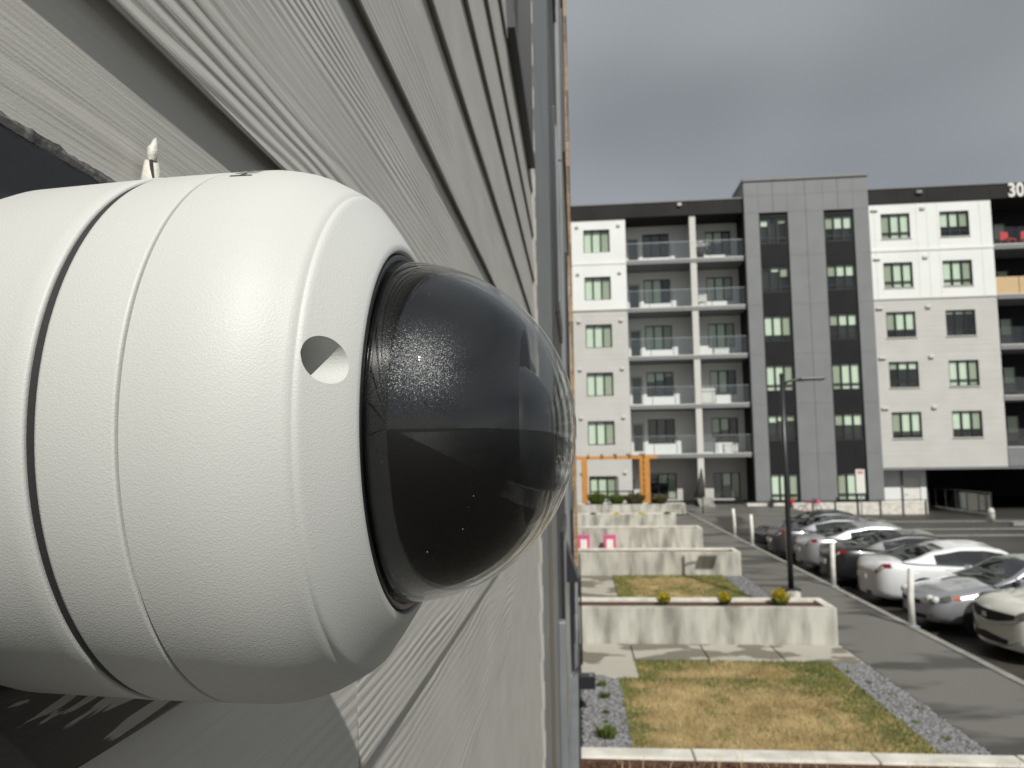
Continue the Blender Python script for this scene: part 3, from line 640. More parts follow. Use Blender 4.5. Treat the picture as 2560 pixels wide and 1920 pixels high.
# bays further right (seen mirrored in the dome)
for k_, bx in enumerate((25.63, 42.0, 58.5)):
    wpart('dark_back_wall', box(bx, bx+8.2, BY+0.3, BY+0.5, 2.0, 18.31), M['darkwall'], apt)
    wpart('end_wall', box(bx+8.05, bx+8.2, FY, BY+0.3, 2.0, 18.31), M['darkwall'], apt)
    for i in range(5):
        z0, z1 = floors[i+1]
        wpart('balcony_slab', box(bx, bx+8.2, FY-0.10, BY+0.3, slabz(i)-0.20 if i else 2.0, slabz(i)+0.10), M['slab'], apt)
        wpart('slab_flashing', box(bx, bx+8.2, FY-0.115, FY-0.101, slabz(i)+0.05, slabz(i)+0.115), M['column'], apt)
        if k_ < 2:
            window(bx+0.5, bx+2.0, slabz(i)+0.45, slabz(i)+2.05, BY+0.02, 0.5, False, (0.8, 0.7), 0.14, panes=2)
            n = 6; gw = 8.2/n
            for q in range(n):
                scr = k_ == 0 and i == 3 and q < 3
                wpart('guard_pane', box(bx+gw*q+0.02, bx+gw*(q+1)-0.02, FY+0.02, FY+0.035, slabz(i)+0.14, slabz(i)+1.18), M['tan'] if scr else M['rglass'], apt)
for k_, bx in enumerate((33.85, 50.2, 66.7)):
    rh = [(bx+dx, bx+dx+1.75, slabz(i)+0.72, slabz(i)+2.30) for i in range(5) for dx in (1.2, 5.2)]
    wpart('lower_wall', holed(bx, bx+8.13, 2.0, 12.32, [h for h in rh if h[2] < 12], FY-0.05, 0.3), M['greige'], apt)
    wpart('upper_wall', holed(bx, bx+8.13, 12.33, 18.30, [h for h in rh if h[2] > 12], FY-0.07, 0.32), M['white'], apt)
    for i, h in enumerate(rh): window(*h, FY-0.05, 0.38, i % 2 == 0, (0.9, 0.8, 0.6), 0.05)
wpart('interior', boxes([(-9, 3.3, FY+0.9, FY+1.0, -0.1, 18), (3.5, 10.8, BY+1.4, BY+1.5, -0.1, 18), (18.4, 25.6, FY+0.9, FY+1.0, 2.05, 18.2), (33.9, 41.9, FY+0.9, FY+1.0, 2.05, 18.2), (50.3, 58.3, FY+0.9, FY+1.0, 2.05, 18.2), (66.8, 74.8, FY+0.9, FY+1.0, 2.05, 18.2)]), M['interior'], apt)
wpart('roof', box(-9, 75, FY+0.3, FY+18, 18.4, 18.9), M['fascia'], apt)

# ------------------------------------------------------------------ planters, pavers, lawns, gravel
def planter(y0, depth, label, x0=-0.02, x1=4.0, h=0.57, soil=True, joints=()):
    p = thing('concrete_planter', label, 'planter', (x1/2, y0+depth/2, 0), 'concrete garden planters')
    t_ = 0.14
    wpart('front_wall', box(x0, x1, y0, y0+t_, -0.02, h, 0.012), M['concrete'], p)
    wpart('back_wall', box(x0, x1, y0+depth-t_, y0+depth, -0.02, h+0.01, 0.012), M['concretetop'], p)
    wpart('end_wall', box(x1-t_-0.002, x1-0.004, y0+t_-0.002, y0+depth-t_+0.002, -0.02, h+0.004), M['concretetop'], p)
    if soil: wpart('soil', box(x0, x1-t_, y0+t_, y0+depth-t_, -0.02, h-0.04), M['mulch'], p)
    return p
planter(11.72, 0.78, 'long concrete planter with three yellow flower clumps behind the dry lawn')
planter(18.25, 0.78, 'concrete planter with the lamp shadow on its front')
planter(23.6, 0.8, 'concrete planter behind the pink and white boxes', h=0.62)
planter(29.7, 0.8, 'concrete planter with small yellow and green clumps, second from the pergola')
planter(36.9, 1.0, 'concrete planter in front of the orange pergola', x1=5.45, h=0.5)
p0 = thing('concrete_planter', 'pale concrete planter of brown mulch nearest the camera', 'planter', (2, 5.5, 0), 'concrete garden planters')
for q, (a, b) in enumerate(((-0.02, 0.88), (0.89, 2.30), (2.31, 3.40), (3.41, 4.6))):
    wpart('back_wall', box(a, b, 5.96, 6.16, -0.02, 0.585+0.004*((q*3) % 2), 0.016), M['concretetop'], p0)
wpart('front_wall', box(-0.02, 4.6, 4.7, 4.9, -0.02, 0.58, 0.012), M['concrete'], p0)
wpart('soil', box(-0.02, 4.6, 4.9, 5.96, -0.02, 0.568), M['mulch'], p0)
def scatter(name, n, area, z, build, m, parent=None, seed=1):
    rnd = random.Random(seed); V, Fc = [], []
    for _ in range(n):
        x, y = rnd.uniform(area[0], area[1]), rnd.uniform(area[2], area[3]); v, f = build(rnd, x, y, z); k0 = len(V)
        V += v; Fc += [tuple(i+k0 for i in q) for q in f]
    o = obj(name, mesh(name, V, Fc), m, None); o['kind'] = 'stuff'
    return o
def chip(rnd, x, y, z):
    s = rnd.uniform(0.012, 0.045); a = rnd.uniform(0, 6.3); ux, uy = math.cos(a)*s, math.sin(a)*s; t_ = rnd.uniform(-0.02, 0.025)
    return [(x-ux, y-uy, z+0.004), (x+uy*0.35, y-ux*0.35, z+0.012), (x+ux, y+uy, z+0.010+abs(t_)), (x-uy*0.35, y+ux*0.35, z+0.004), (x, y, z-0.004)], [(0, 1, 2, 3), (0, 4, 1), (1, 4, 2), (2, 4, 3), (3, 4, 0)]
scatter('mulch_chips', 2600, (0, 4.3, 5.0, 5.88), 0.568, chip, M['mulch'], seed=3)
def twig(rnd, x, y, z):
    a = rnd.uniform(0, 6.3); l = rnd.uniform(0.05, 0.22); dx, dy = math.cos(a)*l*0.5, math.sin(a)*l*0.5
    return [(x-0.0025, y, z), (x+0.0025, y, z), (x+dx, y+dy, z+l)], [(0, 1, 2)]
scatter('dry_twigs', 160, (0.2, 3.6, 5.3, 5.88), 0.568, twig, M['dryblade'], seed=4)
def stone(rnd, x, y, z):
    s = rnd.uniform(0.010, 0.026); j = lambda: rnd.uniform(0.7, 1.3)*s
    return [(x-j(), y, z+s*0.4), (x+j(), y, z+s*0.4), (x, y-j(), z+s*0.4), (x, y+j(), z+s*0.4), (x+s*0.2, y, z+s*rnd.uniform(0.8, 1.3)), (x, y, z-s*0.3)], [(0, 2, 4), (2, 1, 4), (1, 3, 4), (3, 0, 4), (2, 0, 5), (1, 2, 5), (3, 1, 5), (0, 3, 5)]
struct('gravel_bed', box(0.0, 0.52, 6.17, 9.94, -0.05, -0.012), M['gravelbed'])
struct('gravel_bed', box(3.53, 4.03, 6.17, 10.75, -0.05, -0.012), M['gravelbed'])
struct('gravel_bed', box(3.53, 4.03, 12.52, 18.24, -0.05, -0.012), M['gravelbed'])
scatter('gravel', 5200, (0.0, 0.51, 6.2, 9.93), -0.012, stone, M['stone'], seed=5)
scatter('gravel', 6500, (3.54, 4.02, 6.2, 10.74), -0.012, stone, M['stone'], seed=6)
scatter('gravel', 3000, (3.54, 4.02, 12.55, 18.2), -0.012, stone, M['stone'], seed=8)
pv = struct('patio', box(0.0, 4.03, 9.95, 11.71, -0.06, -0.016), M['earth'])
for a, b, c0, d0 in ((0.0, 0.775, 9.97, 10.86), (0.0, 0.775, 10.88, 11.71), (0.795, 1.86, 10.80, 11.71), (1.88, 2.94, 10.80, 11.71), (2.96, 4.02, 10.80, 11.71)):
    obj('paver', box(a, b, c0, d0, -0.05, 0.004, 0.006), M['paver'], pv)
pv = struct('patio', box(0.0, 0.82, 12.52, 18.24, -0.06, -0.016), M['earth'])
for i in range(5): obj('paver', box(0.0, 0.81, 12.53+1.14*i, 13.66+1.14*i, -0.05, 0.004, 0.006), M['paver'], pv)
pv = struct('patio', box(0.0, 4.03, 19.05, 36.8, -0.06, -0.016), M['paver'])
def blade(rnd, x, y, z):
    a = rnd.uniform(0, 6.3); l = rnd.uniform(0.02, 0.055); wd = 0.004; t_ = rnd.uniform(-0.03, 0.03); u_ = rnd.uniform(-0.03, 0.03)
    return [(x-math.cos(a)*wd, y-math.sin(a)*wd, z), (x+math.cos(a)*wd, y+math.sin(a)*wd, z), (x+t_, y+u_, z+l)], [(0, 1, 2)]
def lawn(x0, x1, y0, y1, n, seed):
    struct('lawn', box(x0, x1, y0, y1, -0.06, -0.002), M['lawn'])
    rnd = random.Random(seed); VD, FD, VG, FG = [], [], [], []
    for _ in range(n):
        x, y = rnd.uniform(x0, x1), rnd.uniform(y0, y1)
        edge = min(x-x0, x1-x, (y1-y)*0.8)
        g = 0.5*noise.noise(Vector((x*1.6, y*0.9, seed)))+0.5*noise.noise(Vector((x*5, y*4, seed)))+max(0, 0.5-edge)*1.6+max(0, 1.0-(x1-x))*0.9+(0.28 if y0 > 12 else 0)-0.40+rnd.uniform(-0.3, 0.3)
        V_, F_ = (VG, FG) if g > 0 else (VD, FD)
        v, f = blade(rnd, x, y, -0.002); k0 = len(V_); V_ += v; F_.append((k0, k0+1, k0+2))
    for V_, F_, m in ((VD, FD, M['dryblade']), (VG, FG, M['greenblade'])):
        o = obj('grass', mesh('grass', V_, F_), m); o['kind'] = 'stuff'
lawn(0.50, 3.535, 6.17, 9.96, 36000, 11); lawn(0.78, 3.535, 9.965, 10.79, 9000, 13); lawn(0.83, 3.53, 12.52, 18.24, 36000, 12)
def tuft(name, x, y, z, r, h, n, m, label, cat, group, seed, flowers=None):
    rnd = random.Random(seed); V, Fc = [], []
    for _ in range(n):
        a = rnd.uniform(0, 6.3); rr = r*math.sqrt(rnd.random()); l = h*rnd.uniform(0.5, 1.1)*(1-0.35*rr/r); lean = rr/r*0.7
        bx, by = math.cos(a)*rr*0.6, math.sin(a)*rr*0.6; tx, ty = bx+math.cos(a)*lean*l, by+math.sin(a)*lean*l
        s = r*rnd.uniform(0.10, 0.2); p = rnd.uniform(0, 6.3); cx, cy = math.cos(p)*s, math.sin(p)*s; k0 = len(V)
        V += [(bx, by, 0), ((bx+tx)/2+cx, (by+ty)/2+cy, l*0.6), (tx, ty, l), ((bx+tx)/2-cx, (by+ty)/2-cy, l*0.55)]; Fc.append((k0, k0+1, k0+2, k0+3))
    root = thing(name, label, cat, (x, y, z), group)
    obj('foliage', mesh('foliage', V, Fc), m, root)
    if flowers:
        V, Fc = [], []
        for _ in range(n*5):
            a, b = rnd.uniform(0, 6.3), rnd.uniform(0.1, 1.5); q = Vector((math.cos(a)*math.cos(b)*r, math.sin(a)*math.cos(b)*r, h*(0.35+0.72*math.sin(b))))*rnd.uniform(0.6, 1.22)
            s = r*0.10; k0 = len(V); u = Vector((rnd.uniform(-1, 1), rnd.uniform(-1, 1), rnd.uniform(-1, 1))).normalized(); v2 = u.cross(Vector((0.3, 0.5, 0.8))).normalized()
            V += [q-u*s, q-v2*s, q+u*s, q+v2*s]; Fc.append((k0, k0+1, k0+2, k0+3))
        obj('flowers', mesh('flowers', V, Fc), flowers, root)
    return root
for i, (x, r, lb_) in enumerate(((1.38, 0.11, 'yellow flower clump in the long planter, nearest the wall'), (2.36, 0.11, 'yellow flower clump in the long planter, middle of three'), (3.25, 0.15, 'biggest yellow flower clump, below the lamp post'))):
    tuft('yellow_flowers', x, 12.10, 0.55, r, r*1.35, 90, M['greenblade'], lb_, 'flowers', 'flower clumps in planters', 20+i, M['yellow'])
for i, (x, m, lb_) in enumerate(((0.62, M['shrub'], 'small grey-green clump in the far planter, nearest the wall'), (1.60, M['yellow'], 'brighter small yellow clump in the far planter'), (2.62, M['yellow'], 'dull yellow clump in the far planter, third from the wall'), (3.68, M['shrub'], 'small dark clump at the far planter end'))):
    tuft('small_clump', x, 30.1, 0.52, 0.17, 0.16, 60, m, lb_, 'plant', 'clumps in the far planter', 30+i)
for i, (x, y, r, lb_) in enumerate(((0.26, 9.6, 0.07, 'green weed beside the outlet box'), (0.28, 9.15, 0.07, 'green weed in gravel, second from the patio'), (0.27, 8.62, 0.045, 'pale yellow-green weed in the gravel strip by the wall'), (0.26, 8.33, 0.035, 'tiny green weed in gravel above the big tuft'), (0.25, 7.88, 0.12, 'largest green tuft in the gravel strip by the wall'))):
    tuft('weed', x, y, -0.01, r, r*1.5, 70, M['shrub'], lb_, 'plant', 'weeds in the wall-side gravel', 40+i)
for i in range(8):
    tuft('weed', 3.62+0.05*((i*5) % 7), 7.1+i*0.46, -0.01, 0.05+0.012*(i % 3), 0.05, 30, M['greenblade'], 'low green weed in the sidewalk gravel, ' + ('nearest the camera', 'second from the camera', 'third from the camera', 'fourth from the camera', 'fourth from the patio', 'third from the patio', 'second from the patio', 'nearest the patio')[i], 'plant', 'weeds in the sidewalk gravel', 60+i)

# ------------------------------------------------------------------ street furniture
ords = ['nearest of the white posts on the kerb, before the silver car', 'second white post on the kerb, beside the white sedan', 'third white post on the kerb, just right of the lamp post', 'fourth white post on the kerb, left of the lamp post', 'farthest white post on the kerb']
for i, y in enumerate((12.97, 16.71, 20.1, 24.1, 26.7)):
    p = thing('bollard', 'slim ' + ords[i], 'post', (5.66, y, 0), 'white kerb posts')
    tz = 1.0; V = [(0, 0, 0.0), (0.003*(i-2), 0, tz*0.5), (0.012*(2-i), 0, tz-0.02), (0.012*(2-i), 0, tz)]
    obj('shaft', tube(V, [0.052, 0.052, 0.052, 0.035], 14), M['postwhite'], p); obj('base_flange', box(-0.085, 0.085, -0.085, 0.085, 0.0, 0.022, 0.004), M['metal'], p)
lp = thing('lamp_post', 'tall dark lamp post with a single arm beside the sidewalk', 'lamp post', (4.05, 14.3, 0))
obj('pole', tube([(0, 0, 0.4), (0, 0, 2.2), (0, 0, 4.50)], [0.054, 0.048, 0.042], 14), M['lampblack'], lp)
obj('pole_cap', tube([(0, 0, 4.50), (0, 0, 4.56)], [0.048, 0.035], 14), M['lampblack'], lp)
obj('base_flange', box(-0.15, 0.15, -0.15, 0.15, 0.38, 0.41, 0.006), M['lampblack'], lp)
obj('footing', tube([(0, 0, -0.1), (0, 0, 0.38)], 0.17, 20), M['concrete'], lp)
obj('arm', tube([(0.02, 0, 4.34), (0.13, 0, 4.40), (0.26, 0, 4.42), (0.36, 0, 4.42)], [0.025, 0.022, 0.022, 0.022], 8), M['lampblack'], lp)
hd = obj('lamp_head', box(0.32, 0.78, -0.15, 0.15, 4.40, 4.45, 0.018), M['lampblack'], lp); obj('lamp_glass', box(0.42, 0.72, -0.10, 0.10, 4.394, 4.399), M['smokelamp'], hd)
pg = thing('pergola', 'orange stained timber pergola in front of the far building', 'pergola', (2, 41, 0))
for x in (0.42, 3.72):
    for y in (38.6, 41.2):
        o = wpart('post', box(x-0.15, x+0.15, y-0.15, y+0.15, 0, 2.80, 0.015), M['cedar'], pg)
for y in (38.6, 41.2): wpart('beam', box(-0.4, 4.3, y-0.07, y+0.07, 2.80, 2.97, 0.008), M['cedar'], pg)
for i in range(6): wpart('rafter', box(-0.12+i*0.74, -0.05+i*0.74, 38.3, 41.5, 2.973, 3.08), M['cedar'], pg)
wpart('lattice_bracket', boxes([(3.40, 3.56, 38.62, 38.66, 1.0+0.3*i, 1.16+0.3*i) for i in range(6)]), M['cedar'], pg)
scn = thing('privacy_screen', 'dark framed slatted patio screen under the pergola', 'screen', (1.8, 42.4, 0))
wpart('frame', boxes([(0.75, 0.82, 42.35, 42.42, 0, 1.75), (2.35, 2.42, 42.35, 42.42, 0, 1.75), (3.25, 3.32, 42.35, 42.42, 0, 1.6), (0.82, 3.25, 42.36, 42.41, 0.85, 0.93), (0.82, 2.35, 42.36, 42.41, 1.66, 1.74)]), M['lampblack'], scn)
rnd = random.Random(5)
for i, (x, y, r, h, m, lb_) in enumerate(((1.0, 37.5, 0.42, 1.0, 'shrub', 'bright green shrub beside the left pergola post'), (2.05, 37.6, 0.36, 0.85, 'shrub', 'green shrub in the middle below the pergola beam'), (2.95, 37.5, 0.5, 0.95, 'brownshrub', 'brownish shrub left of the right pergola post'), (4.2, 37.5, 0.42, 0.75, 'brownshrub', 'dark low shrub right of the pergola'))):
    tuft('shrub', x, y, 0.45, r, h*0.75, 420, M[m], lb_, 'shrub', 'shrubs under the pergola', 80+i)
for i, x in enumerate((0.17, 1.0)):
    b = thing('toy_box', ('pink and white box on the patio, against the wall', 'pink and white box on the patio, away from the wall')[i], 'box', (x, 23.2, 0), 'pink boxes')
    obj('carton', box(-0.19, 0.19, -0.12, 0.12, 0, 0.42, 0.02), M['pink'], b)
    obj('label_panel', box(-0.10, 0.10, -0.126, -0.121, 0.06, 0.34), M['whitepaint'], b)
    obj('lid', box(-0.20, 0.20, -0.13, 0.13, 0.42, 0.46, 0.01), M['pink'], b)
# low wall with railing before the tower
lw_ = thing('retaining_wall', 'low pale concrete wall with dark railing before the grey tower', 'wall', (14.5, 43.4, LOT))
for i in range(8):
    a = 9.9+i*1.28; wpart('wall_block', box(a, a+1.27, 43.3, 43.55, LOT-0.1, 0.06, 0.01), M['concretetop'], lw_)
for i in range(9): wpart('rail_post', box(9.9+i*1.26, 9.95+i*1.26, 43.22, 43.27, LOT, 0.16), M['lampblack'], lw_)
wpart('rail', box(9.9, 20.1, 43.22, 43.26, 0.16, 0.20), M['lampblack'], lw_)
st = thing('parking_sign', 'white parking sign with red top on a pole before the grey tower', 'sign', (16.35, 43.05, LOT))
obj('pole', tube([(0, 0, 0), (0, 0, 2.66)], 0.03, 8), M['metal'], st); bd = obj('board', box(-0.25, 0.25, -0.05, -0.03, 1.25, 2.62, 0.008), M['whitepaint'], st)
obj('red_mark', box(-0.16, 0.16, -0.056, -0.051, 2.36, 2.54), M['fadedred'], bd)
def bicycle(x, y, m, label, rz):
    b = thing('bicycle', label, 'bicycle', (x, y, LOT), 'parked bicycles', rz)
    for wx in (-0.5, 0.5):
        pts = [(wx+0.32*math.cos(R(a)), 0, 0.33+0.32*math.sin(R(a))) for a in range(0, 361, 20)]
        wl_ = obj('wheel', tube(pts, 0.02, 6, False), M['tyre'], b)
        obj('spokes', boxes([(wx-0.3, wx+0.3, -0.003, 0.003, 0.326, 0.334), (wx-0.004, wx+0.004, -0.003, 0.003, 0.03, 0.63)]), M['metal'], wl_)
    obj('frame', tube([(-0.5, 0, 0.33), (-0.05, 0, 0.30), (0.36, 0, 0.78), (-0.18, 0, 0.78), (-0.05, 0, 0.30)], 0.022, 6), m, b)
    obj('fork', tube([(0.5, 0, 0.33), (0.36, 0, 0.78), (0.33, 0, 0.98)], 0.018, 6), m, b); obj('seat_stay', tube([(-0.5, 0, 0.33), (-0.18, 0, 0.78), (-0.21, 0, 0.92)], 0.016, 6), m, b)
    obj('handlebar', tube([(0.38, -0.26, 1.0), (0.33, 0, 0.98), (0.38, 0.26, 1.0)], 0.014, 6), M['lampblack'], b)
    obj('saddle', box(-0.33, -0.10, -0.07, 0.07, 0.92, 0.97, 0.02), m, b); obj('basket', box(0.40, 0.62, -0.14, 0.14, 0.72, 0.94, 0.02), m, b)
bicycle(13.2, 42.3, M['pink'], 'pink bicycle parked against the low wall before the tower', R(20))
bicycle(11.2, 42.6, M['charcoalfab'], 'dark bicycle at the low wall, left of the lamp pole', R(70))
bicycle(12.2, 42.6, M['red'], 'dark red bicycle beside the pink bicycle', R(60))
um = thing('patio_umbrella', 'folded dark patio umbrella leaning beside the far patio steps', 'umbrella', (6.5, 38.5, -0.1))
obj('pole', tube([(0.08, 0, 0), (0.06, 0, 2.35)], 0.03, 8), M['lampblack'], um)
obj('folded_canopy', tube([(0.05, 0, 0.8), (-0.08, 0, 0.85), (0.03, 0, 1.5), (0.06, 0, 2.3)], [0.05, 0.30, 0.18, 0.04], 10), M['charcoalfab'], um)
stp = thing('concrete_steps', 'concrete steps beside the folded umbrella', 'steps', (7.6, 43.8, -0.1))
for i in range(3): obj('step', box(-0.45, 0.45, -0.35*i-0.2, 0.6, -0.1, 0.48-0.16*i-0.004*i, 0.01), M['kerb'], stp)
rl = thing('ramp_railing', 'dark metal railing with panels along the underpass ramp', 'railing', (22.35, 45, LOT))
wpart('kerb_wall', box(22.25, 22.45, 40.9, 50, LOT-0.05, LOT+0.16, 0.02), M['kerb'], rl)
for i in range(8): wpart('rail_post', box(22.32, 22.38, 41.0+i*1.2, 41.06+i*1.2, LOT+0.16, LOT+1.28), M['lampblack'], rl)
for i in range(7): wpart('rail_panel', box(22.34, 22.36, 41.08+i*1.2, 42.18+i*1.2, LOT+0.25, LOT+1.2), M['wscreen'], rl)
wpart('rail', box(22.30, 22.40, 41.0, 49.5, LOT+1.28, LOT+1.33), M['lampblack'], rl)
bl = thing('concrete_bollard', 'pale rounded concrete bollard at the ramp entrance', 'bollard', (21.0, 38.6, LOT))
obj('shaft', tube([(0, 0, 0), (0, 0, 0.55), (0, 0, 0.65), (0, 0, 0.69)], [0.16, 0.15, 0.11, 0.04], 14), M['concretetop'], bl); obj('collar', tube([(0, 0, 0.40), (0, 0, 0.46)], 0.157, 14), M['kerb'], bl)

# balcony belongings
def chair(x, y, z, m, label, group='balcony chairs', rz=0.0, s=1.0):
    c_ = thing('balcony_chair', label, 'chair', (x, y, z), group, rz); c_.scale = (s, s, s)
    obj('seat', box(-0.27, 0.27, -0.27, 0.27, 0.38, 0.44, 0.02), m, c_); obj('backrest', box(-0.27, 0.27, 0.23, 0.29, 0.44, 0.95, 0.02), m, c_)
    for sx in (-0.23, 0.23):
        for sy in (-0.23, 0.23): obj('leg', box(sx-0.025, sx+0.025, sy-0.025, sy+0.025, 0, 0.38), m, c_)
chair(26.95, 45.7, slabz(4)+0.11, M['red'], 'red chair on the balcony under the 30, left of two', rz=0.3, s=1.1)
chair(28.1, 45.7, slabz(4)+0.11, M['red'], 'red chair on the balcony under the 30, right of two', rz=-0.3, s=1.1)
chair(8.2, 45.8, slabz(3)+0.01, M['whitepaint'], 'white chair shape for the sunlit wall patch right of the column, second balcony from the top', rz=-0.5)  # added chair shape stands in for a patch of sunlit wall
for i, (x, z, m, lb_) in enumerate(((9.2, slabz(2), 'whitepaint', 'white low bench on the third balcony from the top, beside the tower'), (8.35, slabz(1), 'whitepaint', 'white cabinet on the fourth balcony from the top'), (8.25, slabz(0), 'slab', 'blue-grey storage bin on the lowest balcony'), (9.6, slabz(0), 'whitepaint', 'white table on the lowest balcony beside the tower'))):
    b = thing('balcony_box', lb_, 'box', (x, 45.6, z+0.01), 'balcony boxes'); hh = (0.4, 0.95, 0.9, 0.5)[i]
    obj('carcass', box(-0.42, 0.42, -0.25, 0.25, 0.06, hh, 0.02), M[m], b); obj('top_board', box(-0.45, 0.45, -0.28, 0.28, hh, hh+0.04, 0.01), M[m], b); obj('feet', boxes([(-0.4, -0.34, -0.2, 0.2, 0, 0.06), (0.34, 0.4, -0.2, 0.2, 0, 0.06)]), M[m], b)
pot = thing('balcony_planter', 'dark tapered pot of pale flowers on the top balcony right of the column', 'planter', (8.15, 45.3, slabz(4)+0.01))
obj('pot', tube([(0, 0, 0), (0, 0, 0.75)], [0.2, 0.30], 12), M['charcoalfab'], pot)
V, Fc = [], []
for i in range(160):
    q = Vector((rnd.gauss(0, 0.22), rnd.gauss(0, 0.2), 0.9+rnd.gauss(0, 0.09))); u = Vector((rnd.uniform(-1, 1), rnd.uniform(-1, 1), rnd.uniform(-1, 1))).normalized()*0.05; v2 = u.cross(Vector((0.2, 0.9, 0.3))).normalized()*0.05; k0 = len(V)
    V += [q-u, q-v2, q+u, q+v2]; Fc.append((k0, k0+1, k0+2, k0+3))
obj('flowers', mesh('flowers', V, Fc), M['whitepaint'], pot)

# ------------------------------------------------------------------ cars
def lerp(tab, t):
    for (a, va), (b, vb) in zip(tab, tab[1:]):
        if t <= b: k = (t-a)/(b-a) if b > a else 0; k = k*k*(3-2*k)*0.5+k*0.5; return va+(vb-va)*k
    return tab[-1][1]
SEDAN = dict(L=4.75, W=0.91, H=1.45, top=[(0, .60), (.02, .70), (.08, .80), (.27, .96), (.5, .99), (.8, 1.05), (.9, 1.08), (.97, 1.05), (1, .86)], hw=[(0, .52), (.008, .64), (.022, .74), (.06, .84), (.14, .90), (.5, .92), (.86, .90), (.94, .85), (.978, .75), (.993, .65), (1, .54)],
    arch=[(.25, .96), (.31, 1.08), (.42, 1.38), (.50, 1.45), (.60, 1.45), (.72, 1.34), (.83, 1.14), (.885, 1.075)], ws=.44, rs=.66, wheels=(.19, .80), wr=.33)
SUV = dict(L=4.6, W=0.93, H=1.68, top=[(0, .78), (.02, .90), (.06, .98), (.25, 1.10), (.5, 1.12), (.9, 1.14), (.97, 1.12), (1, .95)], hw=[(0, .58), (.008, .70), (.022, .79), (.06, .88), (.14, .92), (.5, .93), (.9, .92), (.96, .86), (.99, .76), (1, .66)],
    arch=[(.23, 1.10), (.30, 1.26), (.40, 1.58), (.50, 1.68), (.75, 1.66), (.88, 1.58), (.95, 1.34), (.985, 1.12)], ws=.42, rs=.86, wheels=(.19, .79), wr=.37)
def car(spec, paintm, label, x, y, nose_in, lampkind, name='parked_car', cat='car'):
    L_, W_ = spec['L'], spec['W']; root = thing(name, label, cat, (x, y, LOT), 'cars parked along the kerb', 0 if nose_in else math.pi)
    if not nose_in: root.location = (x+L_, y, LOT)
    def sec(t):
        zt, hw = lerp(spec['top'], t), lerp(spec['hw'], t)
        zb = 0.20+0.06*max(0, 1-t/0.06)+0.08*max(0, (t-0.94)/0.06)
        return [(0, zb), (hw*.80, zb), (hw*.93, zb+.05), (hw*.985, zb+.16), (hw, zb+(zt-zb)*.52), (hw*.985, zb+(zt-zb)*.74), (hw*.955, zb+(zt-zb)*.90), (hw*.88, zt-.012), (hw*.6, zt+.012), (0, zt+.03)]
    def P(t, v):
        s = sec(t); n = len(s)-1; q = min(max(v, 0), 1)*n; i = min(int(q), n-1); k = q-i
        yy = s[i][0]+(s[i+1][0]-s[i][0])*k; zz = s[i][1]+(s[i+1][1]-s[i][1])*k
        hw = lerp(spec['hw'], t); bul = 1-(yy/max(hw, .01))**2
        xx = t*L_; xx -= 0.13*bul*max(0, 1-t/0.12); xx += 0.10*bul*max(0, (t-0.88)/0.12)
        if t < 0.1: xx += 0.05*max(0, (zz-0.45))*(1-t/0.1)
        return Vector((xx, yy, zz))
    ts = [0, .008, .02, .04, .07, .11, .16, .22, .28, .36, .45, .55, .65, .74, .82, .88, .92, .95, .975, .99, 1]
    vs = [i/9 for i in range(10)]; ring = [(v, 1) for v in vs]+[(v, -1) for v in vs[-2:0:-1]]
    V, Fc = [], []; m = len(ring)
    for t in ts:
        for v, sg in ring: p = P(t, v); V.append((p.x, p.y*sg, p.z))
    for i in range(len(ts)-1):
        for k in range(m): k2 = (k+1) % m; Fc.append((i*m+k, i*m+k2, (i+1)*m+k2, (i+1)*m+k))
    def endx(te, hw, yy, zz):
        bul = max(0, 1-(yy/hw)**2)
        return (-0.13*bul+0.05*max(0, zz-0.45)) if te == 0 else L_+0.10*bul
    NC = 8
    for te in (0, 1):                                       # bulging nose and tail panels
        hw = lerp(spec['hw'], te); rows_ = []
        for k in range(1, 9):
            p = P(te, k/9); r_ = []
            for q in range(NC+1):
                yy = p.y*(1-2*q/NC); r_.append(len(V)); V.append((endx(te, hw, yy, p.z), yy, p.z))
            rows_.append(r_)
        for r0_, r1_ in zip(rows_, rows_[1:]):
            for q in range(NC): Fc.append((r0_[q], r0_[q+1], r1_[q+1], r1_[q]))
        for r_, v_ in ((rows_[0], 0), (rows_[-1], 1)):
            p = P(te, v_); n0 = len(V); V.append((endx(te, hw, 0, p.z), 0, p.z))
            for q in range(NC): Fc.append((r_[q], r_[q+1], n0))
    bm = bmesh.new(); bv = [bm.verts.new(v) for v in V]
    for f in Fc:
        try: bm.faces.new([bv[i] for i in f])
        except ValueError: pass
    bmesh.ops.remove_doubles(bm, verts=bm.verts[:], dist=0.002)
    bd_ = obj('body', autosmooth(from_bm('body', bm, True), 70), paintm, root)
    def patch(name_, t0, t1, v0, v1, mm, off=0.008, par=None, side=1, nt_=8, nv=6):
        V, Fc = [], []; cn = Vector((L_*0.5, 0, 0.55))
        for i in range(nt_+1):
            for j in range(nv+1):
                t, v = t0+(t1-t0)*i/nt_, v0+(v1-v0)*j/nv; p = P(t, v)
                n = (P(min(t+.004, 1), v)-P(max(t-.004, 0), v)).cross(P(t, min(v+.02, 1))-P(t, max(v-.02, 0)))
                if n.length < 1e-9: n = Vector((p.x-cn.x, p.y, 0))
                n.normalize()
                if n.dot(Vector((p.x-cn.x, p.y*2, p.z-cn.z))) < 0: n = -n
                p = p+n*off; V.append((p.x, p.y*side, p.z))
        for i in range(nt_):
            for j in range(nv): a = i*(nv+1)+j; Fc.append((a, a+1, a+nv+2, a+nv+1))
        return obj(name_, mesh(name_, V, Fc, True), mm, par or root)
    # glasshouse
    ar = spec['arch']; t0, t1 = ar[0][0], ar[-1][0]; n = 26
